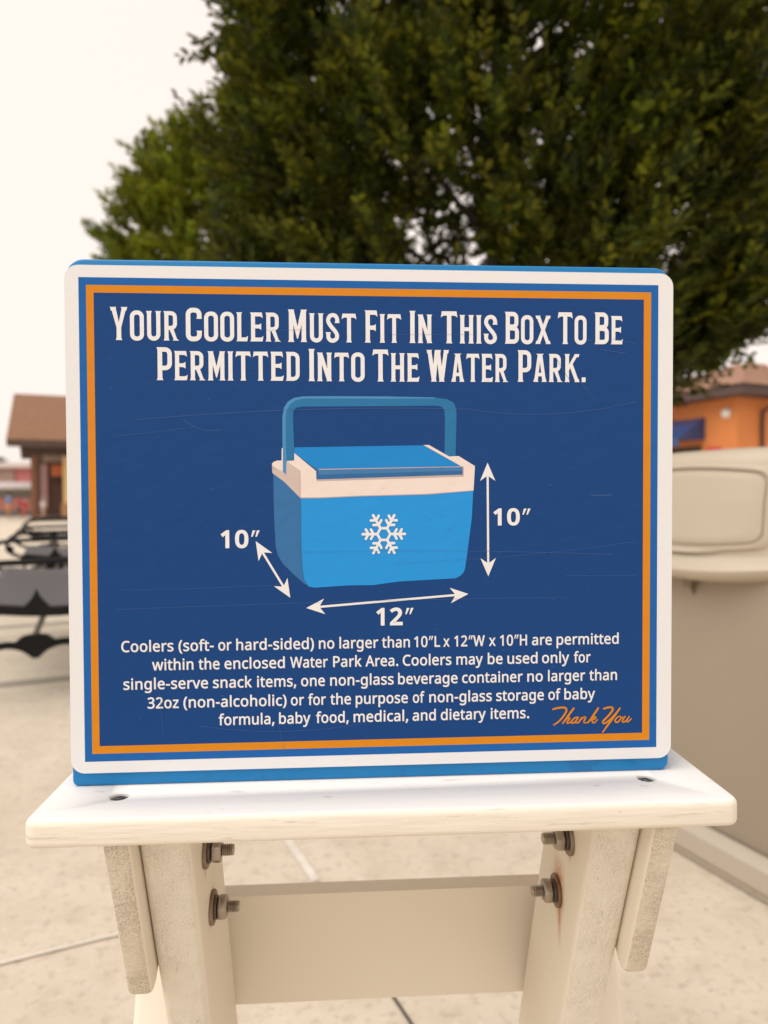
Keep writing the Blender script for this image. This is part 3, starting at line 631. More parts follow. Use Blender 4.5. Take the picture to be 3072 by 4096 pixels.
def sans(word, bold):
    """polygons (outer + holes) of a word in font units, its left and right extent"""
    x = 0; polys = []; lo = 1e9; hi = -1e9
    for ch in word:
        if ch == '"':                                 # double prime: two slanted wedges
            for k in (0, 175):
                q = [(x + 55 + k, 455), (x + 115 + k, 455), (x + 235 + k, 735), (x + 120 + k, 735)]
                polys.append([q]); lo = min(lo, q[0][0]); hi = max(hi, q[2][0])
            x += 430; continue
        a, cs = GL[ch]
        outer = []
        for c in cs:
            p = [tuple(v) for v in c]
            area = sum(p[i][0] * p[(i + 1) % len(p)][1] - p[(i + 1) % len(p)][0] * p[i][1] for i in range(len(p))) / 2
            p = offset_poly(p, bold)                  # outers run clockwise: left normal points outwards
            p = [(x + q[0], q[1]) for q in p]
            if area < 0: outer.append([p])
            else: outer[-1].append(p) if len(outer) == 1 else outer[0].append(p)
            for q in p: lo = min(lo, q[0]); hi = max(hi, q[0])
        polys += outer
        x += a + bold * 1.1
    return polys, lo, hi
def set_sans(word, u0, u1, vb, cap, bm, y, bold=20, mi=0):
    polys, lo, hi = sans(word, bold)
    sx = (u1 - u0) / (hi - lo); sy = cap / (714 + 2 * bold)
    for p in polys:
        tess(bm, [[U(u0 + (q[0] - lo) * sx, vb - (q[1] + bold) * sy) for q in c] for c in p], y, mi)
BODY = [
(228.4,[('Coolers',22.8,54.3),('(soft-',57.4,78.8),('or',81.6,89.7),('hard-sided)',92.6,140.5),('no',143.6,153.2),('larger',156.4,180.7),('than',183.0,200.6),('10"L',203.3,219.7),('x',221.7,225.8),('12"W',228.7,248.2),('x',250.8,255.2),('10"H',257.9,275.3),('are',278.5,291.3),('permitted',294.4,334.8)]),
(240.0,[('within',41.2,66.3),('the',69.4,82.3),('enclosed',85.3,122.4),('Water',125.7,149.1),('Park',152.4,170.3),('Area.',172.6,193.2),('Coolers',196.1,226.9),('may',230.1,247.0),('be',250.1,259.6),('used',262.7,282.1),('only',285.0,302.6),('for',305.6,316.5)]),
(251.7,[('single-serve',23.8,75.1),('snack',78.1,102.1),('items,',105.2,129.4),('one',132.4,147.2),('non-glass',150.5,190.3),('beverage',193.1,230.8),('container',233.7,272.5),('no',275.5,285.5),('larger',288.9,313.0),('than',315.7,333.8)]),
(263.6,[('32oz',38.2,57.1),('(non-alcoholic)',60.0,123.3),('or',126.0,134.1),('for',136.7,147.7),('the',150.5,163.4),('purpose',166.4,199.2),('of',202.4,209.8),('non-glass',212.8,252.7),('storage',255.5,286.2),('of',289.1,297.1),('baby',299.5,319.5)]),
(275.0,[('formula,',81.4,115.7),('baby',118.6,138.1),('food,',141.5,161.9),('medical,',165.0,199.4),('and',202.2,216.9),('dietary',220.1,248.8),('items.',252.0,276.7)])]
bm = bmesh.new()
for vb, ws in BODY:
    for wd, a, b in ws:
        set_sans(wd, a + 0.45, b + 0.45, vb + 0.45, 6.9, bm, -0.00030, 16, 1)   # the letters' thin printed drop edge
        set_sans(wd, a, b, vb, 6.9, bm, -0.00036, 16, 0)
o = finish(bm, 'rule_lettering', [i_white, i_shadow]); o.parent = plate

THANK = [[(291.8,269.8),(294.9,269.0),(298.4,268.7),(300.2,269.0),(300.9,270.1),(300.4,272.0),(298.0,275.5),(295.3,278.1),(292.7,279.7)],
[(305.9,269.0),(303.5,272.1),(300.8,275.9),(298.5,278.8)],
[(300.4,276.7),(302.1,275.4),(303.1,275.5),(302.7,276.4),(301.2,278.3),(301.7,278.8),(302.9,278.6),(304.3,277.6)],
[(308.2,275.1),(306.6,275.4),(304.9,276.8),(304.0,278.3),(304.5,278.9),(305.7,278.6),(307.8,276.7),(308.7,275.1)],
[(308.7,275.0),(307.0,277.6),(306.8,278.6),(307.6,278.8),(309.0,278.1)],
[(311.0,275.3),(309.6,277.3),(308.7,278.9)],
[(309.8,277.3),(311.4,275.7),(312.9,275.1),(313.4,275.5),(312.2,278.1),(312.6,278.9),(314.1,278.6)],
[(321.8,269.2),(319.6,272.5),(316.9,276.3),(314.7,278.9)],
[(316.7,277.1),(318.4,275.5),(319.8,275.2),(320.0,275.9),(318.5,276.9),(317.3,277.2)],
[(317.3,277.2),(318.1,278.7),(319.0,279.0),(321.1,277.0)],
[(324.9,270.1),(327.5,269.4),(329.9,269.2),(331.1,269.8),(330.7,271.6),(327.9,275.0),(324.8,278.1),(324.8,279.3),(326.4,279.3),(329.5,277.0),(332.7,273.6),(335.8,269.9)],
[(335.8,269.9),(332.3,274.7),(328.3,280.1),(324.6,285.1)],
[(335.2,275.2),(333.7,276.1),(332.6,277.8),(333.0,278.8),(334.3,278.9),(335.8,277.5),(336.4,276.0),(335.8,275.2),(335.2,275.2)],
[(336.0,276.6),(337.8,275.6)],
[(339.4,275.1),(337.8,277.2),(337.4,278.5),(338.2,279.0),(340.0,277.8),(341.8,275.5)],
[(341.8,275.5),(340.4,277.8),(340.3,278.8),(341.2,278.8),(343.3,276.8)]]
bm = bmesh.new()
for k, st in enumerate(THANK):
    big = k in (0, 1, 7, 10, 11)
    path = catmull([(p[0], -p[1]) for p in st], 5)
    n = len(path)
    wds = [(1.35 if big else 1.05) * (0.72 + 0.28 * math.sin(math.pi * min(1, 0.15 + i / (n - 1) * 0.9))) for i in range(n)]
    # quads one by one so that tight curls cannot fold
    for i in range(n - 1):
        q = stroke([path[i], path[i + 1]], [wds[i], wds[i + 1]])[0]
        tess(bm, [[U(x, -y_) for x, y_ in q]], -0.00034 - (i % 2) * 0.000006 - k * 0.000007, 0)
        c = path[i + 1]; rr = wds[i + 1] / 2
        tess(bm, [[U(c[0] + rr * math.cos(a * math.pi / 4), -c[1] + rr * math.sin(a * math.pi / 4)) for a in range(8)][::-1]], -0.00033 - k * 0.000007, 0)
o = finish(bm, 'thank_you_lettering', i_orange); o.parent = plate

# ------------------------------------------------------------------ cooler picture
PIC = [
('h', [(122.1,117.7),(122.0,101.0),(122.0,84.2),(123.0,78.4),(125.5,74.6),(129.3,72.3),(134.7,71.4),(153.1,71.2),(186.9,71.2),(216.6,71.7),(224.3,72.7),(228.6,74.8),(230.3,78.9),(230.5,84.0),(229.8,108.6),(222.9,108.6),(223.2,84.0),(222.8,79.7),(221.3,77.6),(218.3,76.8),(186.8,77.2),(153.1,77.5),(134.7,77.6),(130.5,78.4),(128.8,80.5),(128.5,84.2),(128.8,95.1),(129.2,106.0),(129.1,111.0),(124.4,111.3),(124.0,119.9)]),
('hl', [(122.1,117.7),(122.0,101.0),(122.0,84.2),(123.0,78.4),(125.5,74.6),(129.3,72.3),(134.7,71.4),(153.1,71.2),(186.9,71.2),(216.6,71.7),(216.6,72.3),(186.9,72.6),(153.1,72.6),(135.1,72.7),(130.1,73.8),(126.8,76.3),(124.8,80.0),(124.0,85.1),(123.9,101.0),(124.4,111.3),(124.0,119.9)]),
('side', [(116.2,118.0),(122.7,123.0),(132.8,133.5),(132.9,146.1),(132.9,163.0),(133.4,176.5),(134.4,185.0),(137.3,189.2),(139.0,190.1),(134.8,187.5),(128.1,181.5),(121.5,174.7),(118.6,169.6),(117.4,164.5),(116.8,154.4),(116.3,137.6)]),
('front', [(132.8,133.5),(144.4,133.4),(169.7,132.4),(212.2,131.4),(241.0,129.5),(240.1,146.8),(237.0,170.7),(235.7,179.3),(234.6,181.8),(232.7,183.7),(229.7,185.2),(212.0,186.0),(193.2,186.9),(177.9,188.9),(162.6,188.9),(140.7,190.1),(137.3,189.2),(134.4,185.0),(133.4,176.5),(132.9,163.0),(132.9,146.1)]),
('lid', [(129.3,102.9),(209.5,101.6),(234.1,115.2),(144.1,116.8),(129.2,106.4)]),
('lidf', [(144.1,116.8),(234.1,115.2),(234.3,117.7),(144.2,120.1)]),
('lidl', [(142.9,119.9),(234.3,117.5),(234.3,119.9),(142.9,122.9)]),
('lidl', [(129.2,106.4),(144.1,116.8),(144.2,120.1),(142.9,120.5),(143.0,117.9)]),
('rim', [(132.6,116.9),(142.6,117.8),(142.8,123.8),(157.9,123.3),(186.7,122.5),(234.9,121.1),(234.9,115.1),(242.1,114.6),(241.2,130.1),(212.2,132.2),(169.7,133.2),(144.4,134.2),(132.8,134.3)]),
('rim', [(129.2,106.4),(142.8,117.8),(132.6,117.2),(129.8,115.6),(124.4,111.3),(129.1,111.0)]),
('rims', [(115.4,113.1),(115.6,118.7),(122.7,124.0),(132.8,134.3),(132.6,117.1),(130.3,115.6),(124.4,111.3),(124.0,119.9),(122.1,117.7),(116.9,115.2)]),
('rim', [(115.4,113.1),(116.3,111.9),(118.6,111.0),(121.3,111.0),(121.5,103.3),(122.2,103.3),(122.1,117.7),(116.9,115.4)]),
('rim', [(209.5,101.4),(213.1,101.4),(225.8,108.6),(231.8,108.3),(242.1,114.6),(234.9,115.1),(234.1,115.1)]),
('line', [(142.8,122.8),(234.3,120.0),(234.3,115.2),(235.0,115.2),(235.0,121.2),(186.7,122.7),(157.9,123.5),(142.8,123.9)]),
('line', [(144.1,116.3),(234.1,114.8),(234.1,115.25),(144.1,116.85)]),
('line', [(132.6,133.9),(144.4,133.9),(169.7,132.9),(212.2,131.9),(241.2,129.8),(241.2,130.2),(212.2,132.4),(169.7,133.4),(144.4,134.4),(132.6,134.4)]),
('line', [(132.35,117),(132.8,117),(132.95,134.2),(132.5,134.2)]),
('edge', [(132.7,134.4),(133.0,134.4),(133.1,163),(133.6,176.5),(134.6,185),(137.4,189.0),(137.2,189.5),(134.2,185),(133.2,176.5),(132.7,163)]),
]
PM = {'h': i_hand, 'hl': i_handl, 'side': i_mid, 'front': i_sky, 'lid': i_lid, 'lidf': i_lidf, 'lidl': i_lidl, 'rim': i_rim, 'rims': i_rim2, 'line': i_line, 'edge': i_lidl}
PK = list(PM)
bm = bmesh.new()
for k, (kk, p) in enumerate(PIC):
    tess(bm, [[U(*q) for q in p]], -0.00012 - k * 0.000009, PK.index(kk))
pic = finish(bm, 'cooler_picture', [PM[k] for k in PK]); pic.parent = plate
# snowflake
bm = bmesh.new()
cu, cv = 184.5, 157.0
polys = []
def bar(p, q, wd):
    a = Vector(p); b = Vector(q); t = (b - a).normalized(); n_ = Vector((-t.y, t.x)) * wd / 2
    pts = [tuple(a + n_), tuple(a - n_)]
    ang = math.atan2(-n_.y, -n_.x)
    for k in range(7): pts.append((b.x + wd / 2 * math.cos(ang + math.pi * k / 6), b.y + wd / 2 * math.sin(ang + math.pi * k / 6)))
    return pts
for k in range(6):
    a = R(60 * k); d = Vector((math.cos(a), math.sin(a)))
    d2 = Vector((math.cos(a + R(60)), math.sin(a + R(60))))
    polys.append(bar(d * 4.1, d2 * 4.1, 1.55))
    polys.append(bar(d * 3.6, d * 13.2, 1.6))
    for rr in (6.4, 9.6):
        for s_ in (1, -1):
            b_ = Vector((math.cos(a + s_ * R(60)), math.sin(a + s_ * R(60))))
            polys.append(bar(d * rr, d * rr + b_ * 3.3, 1.55))
for k, p in enumerate(polys):
    tess(bm, [[U(cu + x, cv - y_ * 1.03) for x, y_ in p]], -0.00034 - k * 0.000004)
o = finish(bm, 'snowflake_emblem', i_white); o.parent = plate
# dimension arrows and numbers
def arrow(p, q, head=11.5, half=4.9, notch=2.9, shaft=1.35):
    bm = bmesh.new()
    a = Vector(p); b = Vector(q); t = (b - a).normalized(); n_ = Vector((-t.y, t.x))
    A = []
    A += [a, a + t * head + n_ * half, a + t * (head - notch) + n_ * shaft / 2]
    A += [b - t * (head - notch) + n_ * shaft / 2, b - t * head + n_ * half, b]
    A += [b - t * head - n_ * half, b - t * (head - notch) - n_ * shaft / 2]
    A += [a + t * (head - notch) - n_ * shaft / 2, a + t * head - n_ * half]
    tess(bm, [[U(*v) for v in A]], -0.00036)
    o = finish(bm, 'dimension_arrow', i_white); o.parent = plate
arrow((250.1, 112.5), (250.5, 184.2))
arrow((105.1, 160.8), (126.1, 196.2))
arrow((135.9, 202.7), (237.8, 195.2))
for s_, a, b, v, c in (('10"', 83.6, 107.6, 165.0, 11.1), ('12"', 179.5, 203.0, 214.4, 11.1), ('10"', 253.7, 277.6, 152.1, 10.8)):
    bm = bmesh.new(); set_sans(s_, a, b, v, c, bm, -0.00036, 38)
    o = finish(bm, 'dimension_number', i_white); o.parent = plate
# ================================================================== WHITE SIDE TABLE
w_top = mat('table_white', (0.79, 0.775, 0.745), 0.55, bump=0.35, bscale=60, bstretch=(0.25, 1, 2.2), bdist=0.0014)
add_specks(w_top, (0.55, 0.50, 0.43), 130, (0.30, 1, 1), 0.66, 0.05, 0.55)
add_specks(w_top, (0.30, 0.27, 0.23), 330, (0.6, 1, 1), 0.735, 0.02, 0.6)
w_edge = mat('table_edge_grain', (0.78, 0.73, 0.63), 0.6, (0.735, 0.68, 0.575), nscale=14, bump=0.5, bscale=110, bstretch=(0.2, 1, 2.0), bdist=0.0016)
add_specks(w_edge, (0.56, 0.49, 0.385), 170, (0.16, 1, 2.0), 0.62, 0.05, 0.55)
add_specks(w_edge, (0.36, 0.30, 0.22), 240, (0.35, 1, 1), 0.70, 0.03, 0.5)
w_leg = mat('leg_white', (0.765, 0.695, 0.585), 0.55, bump=0.12, bscale=60, bdist=0.001)
w_legL = add_streak(mat('leg_white_rust', (0.765, 0.695, 0.585), 0.55, bump=0.12, bscale=60, bdist=0.001), [(0.0225, 0.6790, 0.0035, 0.012), (0.042, 0.6300, 0.003, 0.006)])
w_legR = add_streak(mat('leg_white_rusty', (0.765, 0.695, 0.585), 0.55, bump=0.12, bscale=60, bdist=0.001), [(0.0470, 0.638, 0.0125, 0.028), (0.0460, 0.630, 0.006, 0.034), (0.0480, 0.634, 0.013, 0.018), (0.0235, 0.679, 0.004, 0.008)])
w_rough = mat('leg_weathered', (0.745, 0.695, 0.60), 0.75, (0.69, 0.64, 0.545), nscale=60, bump=0.8, bscale=170, bstretch=(1.6, 1, 0.5), bdist=0.0016)
add_specks(w_rough, (0.33, 0.27, 0.20), 1500, (1.0, 1, 0.40), 0.52, 0.12, 0.55, region=(30, 0.34, 0.62))
add_specks(w_rough, (0.36, 0.29, 0.21), 200, (1.6, 1, 0.10), 0.66, 0.04, 0.45)
w_cleat = mat('cleat_weathered', (0.72, 0.65, 0.535), 0.75, (0.64, 0.57, 0.47), nscale=60, bump=0.8, bscale=260, bdist=0.0016)
add_specks(w_cleat, (0.27, 0.215, 0.16), 1200, (1, 1, 0.9), 0.45, 0.14, 0.62, region=(26, 0.30, 0.52))

table = empty('side_table', (0.0095, 0.10, 0))
tag(table, 'white polymer side table with crossed plank legs under the blue box', 'table')
def tkid(o, p=None):
    o.parent = p or table
    if p is None: o.matrix_parent_inverse = Matrix.Translation(table.location).inverted()
    return o

# tabletop with two counterbored bolt holes
bm = bmesh.new()
prism(bm, rrect(-0.1990, 0.2112, -0.0455, 0.2530, 0.008, 6), 'z', 0.7252, 0.7412)
recalc(bm)
es = [e for e in bm.edges if abs(e.verts[0].co.z - e.verts[1].co.z) < 1e-6]
bmesh.ops.bevel(bm, geom=es, offset=0.0036, segments=5, profile=0.5, affect='EDGES')
for v in bm.verts:                                   # worn, slightly uneven arris
    v.co.z += 0.0
for f in bm.faces:
    f.material_index = 1 if abs(f.normal.z) < 0.75 else 0
top = finish(bm, 'tabletop', [w_top, w_edge], smooth=50)
HOLES = [(-0.1551, -0.0143), (0.1690, -0.0096), (-0.1551, 0.214), (0.1690, 0.214)]
cut_bm = bmesh.new()
for x, y in HOLES:
    lathe(cut_bm, [(0.0056, 0.7345), (0.0056, 0.7404), (0.0062, 0.7413), (0.0063, 0.7450)], 28, Matrix.Translation((x, y, 0)))
cut = finish(cut_bm, 'cutter', [w_top])
md = top.modifiers.new('b', 'BOOLEAN'); md.operation = 'DIFFERENCE'; md.solver = 'EXACT'; md.object = cut
dg = bpy.context.evaluated_depsgraph_get()
me = bpy.data.meshes.new_from_object(top.evaluated_get(dg))
top.modifiers.clear(); top.data = me; me.name = 'tabletop'
bpy.data.objects.remove(cut)
tkid(top)

steel = mat('bolt_steel', (0.42, 0.37, 0.32), 0.34, (0.34, 0.29, 0.24), nscale=160, metal=0.95, bump=0.2, bscale=500, bdist=0.0003)
dsteel = mat('bolt_dark_steel', (0.14, 0.125, 0.115), 0.35, metal=0.9)
rusty = mat('washer_rusty', (0.33, 0.27, 0.22), 0.5, (0.20, 0.10, 0.045), nscale=120, metal=0.7, bump=0.2, bscale=400, bdist=0.0003)
for k, (x, y) in enumerate(HOLES):
    bm = bmesh.new()
    hexM = Matrix.Translation((x, y, 0)) @ Matrix.Rotation(R(20), 4, 'Z')
    lathe(bm, [(0.0054, 0.7346), (0.0054, 0.7385), (0.0048, 0.7394)], 24, Matrix.Translation((x, y, 0)))
    lathe(bm, [(0.0026, 0.7394), (0.0026, 0.7403), (0.0022, 0.7406)], 6, hexM)
    tkid(finish(bm, 'screw_head', dsteel, smooth=35))

SL = 0.39
def plank_leg(x0, x1, yt, back, mats, name='leg'):
    """plank leaning in y; yt: front edge at z = 0.722"""
    s = 1 if back else -1
    zt = 0.7248
    def yy(z): return yt + s * SL * (0.722 - z)
    poly = [(yy(zt), zt), (yy(0), 0.0), (yy(0) + 0.091, 0.0), (yy(zt) + 0.091, zt)]
    bm = bmesh.new(); prism(bm, poly, 'x', x0, x1); recalc(bm)
    bevel_all(bm, 0.0055, 4)
    bm.normal_update()
    for f in bm.faces:
        if f.normal.y < -0.55: f.material_index = 1
    return tkid(finish(bm, name, mats, smooth=50))
plank_leg(-0.1420, -0.1120, -0.0270, True, [w_legL, w_rough])
plank_leg(0.1310, 0.1610, -0.0270, True, [w_legR, w_rough])
plank_leg(-0.1735, -0.1435, 0.1350, False, [w_leg, w_leg])
plank_leg(0.1625, 0.1925, 0.1580, False, [w_leg, w_leg])
for sgn, x0, x1 in ((-1, -0.1580, -0.1424), (1, 0.1614, 0.1772)):
    bm = bmesh.new()
    prism(bm, [(-0.0400, 0.7246), (0.0030, 0.6100), (0.0075, 0.6045), (0.0170, 0.6070), (0.0280, 0.6170), (0.0640, 0.7246)], 'x', x0, x1)
    recalc(bm); bevel_all(bm, 0.0038, 4); bm.normal_update()
    for f in bm.faces:
        if f.normal.y < -0.55: f.material_index = 1
    tkid(finish(bm, 'cleat', [w_leg, w_cleat], smooth=50))
bm = bmesh.new()
box(bm, -0.1416, 0.1606, 0.1545, 0.1725, 0.4900, 0.5825)
bevel_all(bm, 0.006, 4)
tkid(finish(bm, 'stretcher', w_leg, smooth=50))

def bolt(x, y, z, s):
    """hex nut, washers and threaded end pointing along s*x from the leg's inner face"""
    M = Matrix.Translation((x, y, z)) @ Matrix.Rotation(R(90 * s), 4, 'Y')
    prof = [(0.0038, 0.0)]
    zz = 0.009
    while zz < 0.0176:
        prof += [(0.00395, zz), (0.0032, zz + 0.00065)]; zz += 0.0013
    prof += [(0.0036, zz), (0.0031, zz + 0.0008)]
    bm = bmesh.new(); lathe(bm, prof, 20, M); recalc(bm)
    b = tkid(finish(bm, 'bolt', steel, smooth=25))
    bm = bmesh.new(); lathe(bm, [(0.0108, 0.00005), (0.0112, 0.0004), (0.0112, 0.0019), (0.0106, 0.0025)], 36, M); recalc(bm)
    w1 = finish(bm, 'washer', rusty, smooth=35); w1.parent = b
    bm = bmesh.new(); lathe(bm, [(0.0074, 0.0025), (0.0078, 0.0028), (0.0078, 0.0041), (0.0072, 0.0045)], 30, M); recalc(bm)
    w2 = finish(bm, 'lock_washer', dsteel, smooth=35); w2.parent = b
    bm = bmesh.new(); lathe(bm, [(0.0071, 0.0046), (0.0081, 0.0054), (0.0081, 0.0100), (0.0069, 0.0112)], 6, M, phase=rnd.uniform(0, 1)); recalc(bm)
    bevel_all(bm, 0.0004, 2, 20)
    n_ = finish(bm, 'nut', steel, smooth=25); n_.parent = b
bolt(-0.1120, 0.0420, 0.6395, 1)
bolt(-0.1120, 0.0215, 0.6890, 1)
bolt(0.1310, 0.0500, 0.6375, -1)
bolt(0.1310, 0.0235, 0.6882, -1)

# ================================================================== TRASH BIN
def sq(h, n, k=64, hy=None):
    hy = hy or h
    pts = []
    for i in range(k):
        a = 2 * math.pi * i / k
        c, s = math.cos(a), math.sin(a)
        r_ = (abs(c) ** n + abs(s) ** n) ** (-1.0 / n)
        pts.append((h * r_ * c, hy * r_ * s))
    return pts
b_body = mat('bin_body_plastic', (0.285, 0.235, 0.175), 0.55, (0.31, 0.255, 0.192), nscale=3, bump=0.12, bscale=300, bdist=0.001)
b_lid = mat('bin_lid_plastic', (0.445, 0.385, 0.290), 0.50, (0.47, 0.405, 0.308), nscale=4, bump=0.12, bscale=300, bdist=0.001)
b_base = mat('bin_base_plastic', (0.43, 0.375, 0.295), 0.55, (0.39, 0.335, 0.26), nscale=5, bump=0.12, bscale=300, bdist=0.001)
add_specks(b_base, (0.32, 0.24, 0.07), 30, (1, 1, 1), 0.69, 0.05, 0.5)
# face runs along d = (0.34,-0.941); its outward normal is (-0.941,-0.34)
bin_c = Vector((0.8219, 1.3171, 0)) + Vector((0.34, -0.941, 0)) * 0.045 - Vector((-0.941, -0.34, 0)) * 0.292
bin_rz = math.atan2(0.34, 0.941)           # local -x is the face's outward normal, local -y runs along d
tbin = empty('trash_bin', bin_c, bin_rz)
tag(tbin, 'large square beige plastic litter bin with bulging hooded lid', 'trash bin')
bm = bmesh.new()
loft(bm, [[(x, y, z) for x, y in sq(h, 16, 96)] for h, z in ((0.252, 0.080), (0.256, 0.10), (0.266, 0.60), (0.268, 0.745))])
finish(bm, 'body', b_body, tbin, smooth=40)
bm = bmesh.new()
loft(bm, [[(x, y, z) for x, y in sq(h, 26, 96)] for h, z in ((0.280, 0.004), (0.282, 0.022), (0.284, 0.026), (0.294, 0.031), (0.294, 0.078), (0.290, 0.084), (0.277, 0.091), (0.270, 0.096), (0.262, 0.097), (0.262, 0.089))], caps=False)
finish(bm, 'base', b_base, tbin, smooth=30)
LIDN = 2.5
def lid_h(z):
    P = [(0.735, 0.300), (0.741, 0.325), (0.750, 0.338), (0.763, 0.342), (0.773, 0.336), (0.780, 0.324), (0.786, 0.312), (0.90, 0.304), (0.985, 0.294), (1.006, 0.288), (1.020, 0.275), (1.029, 0.245), (1.034, 0.18), (1.036, 0.05)]
    for (z0, h0), (z1, h1) in zip(P[:-1], P[1:]):
        if z0 <= z <= z1: return h0 + (h1 - h0) * (z - z0) / (z1 - z0)
    return P[-1][1]
bm = bmesh.new()
zs = [0.733, 0.735, 0.741, 0.750, 0.763, 0.773, 0.780, 0.786, 0.82, 0.86, 0.90, 0.94, 0.97, 0.985, 0.997, 1.006, 1.014, 1.020, 1.025, 1.029, 1.032, 1.034, 1.036]
def sag(y, z):                                # the rim droops towards the middle of each side
    return -0.026 * max(0.0, 1 - (y / 0.30) ** 2) * max(0.0, min(1.0, (0.80 - z) / 0.03))
loft(bm, [[(x, y, z + (sag(y, z) if abs(x) > abs(y) else sag(x, z))) for x, y in sq(0.266 if z < 0.7345 else lid_h(z), LIDN, 96)] for z in zs])
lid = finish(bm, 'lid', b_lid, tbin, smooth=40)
def on_lid(u, z, off):                      # u along the face (local -y), on the bulged front (local -x)
    h = lid_h(z)
    y = -u
    x = -(max(0.0, h ** LIDN - abs(y) ** LIDN)) ** (1 / LIDN)
    return (x - off, y, z)
def frame_pts(hw, z0, z1, r_, n=8):
    m = 24
    out = []
    base = rrect(-hw, hw, z0, z1, r_, n)
    mid = (z0 + z1) / 2
    for i in range(len(base)):
        a = base[i]; b = base[(i + 1) % len(base)]
        L_ = math.hypot(b[0] - a[0], b[1] - a[1]); k = max(1, int(L_ / 0.012))
        for j in range(k):
            u = a[0] + (b[0] - a[0]) * j / k; z = a[1] + (b[1] - a[1]) * j / k
            out.append((u, z + (z - mid) / (z1 - mid) * 0.017 * (1 - (u / hw) ** 2)))      # barrel-shaped outline
    return out
# raised rim round the opening
bm = bmesh.new()
A = frame_pts(0.214, 0.797, 0.980, 0.026)
cz = 0.889; 
def scl(P, dw, dh):
    out = []
    for u, z in P:
        out.append((u * (1 + dw / 0.214), cz + (z - cz) * (1 + dh / 0.101)))
    return out
rings = [[on_lid(u, z, 0.0005) for u, z in scl(A, 0, 0)], [on_lid(u, z, 0.009) for u, z in scl(A, -0.008, -0.006)], [on_lid(u, z, 0.009) for u, z in scl(A, -0.014, -0.010)], [on_lid(u, z, -0.004) for u, z in scl(A, -0.0155, -0.0115)]]
loft(bm, rings, caps=False); recalc(bm)
fr = finish(bm, 'door_frame', b_lid, tbin, smooth=40); fr.parent = tbin
# push flap
bm = bmesh.new()
B0 = scl(A, -0.0215, -0.0185)
r0 = [on_lid(u, z, -0.004) for u, z in B0]
r1 = [on_lid(u, z, 0.0045) for u, z in B0]
rings = [r0, r1]
for k in (0.985, 0.8, 0.6, 0.4, 0.2, 0.05):
    rings.append([on_lid(u * k, cz + (z - cz) * k, 0.0055) for u, z in B0])
loft(bm, rings); recalc(bm)
finish(bm, 'door_flap', b_lid, tbin, smooth=40)
bm = bmesh.new()
hy = 0.0
box(bm, -0.292, -0.2685, hy - 0.016, hy + 0.016, 0.700, 0.710)
box(bm, -0.292, -0.284, hy - 0.012, hy + 0.012, 0.688, 0.6998)
prism(bm, [(-0.2840, 0.6995), (-0.2692, 0.6995), (-0.2692, 0.668)], 'y', hy - 0.003, hy + 0.003)
bevel_all(bm, 0.0012, 2)
finish(bm, 'latch', mat('latch_dark', (0.20, 0.155, 0.105), 0.5), tbin, smooth=40)

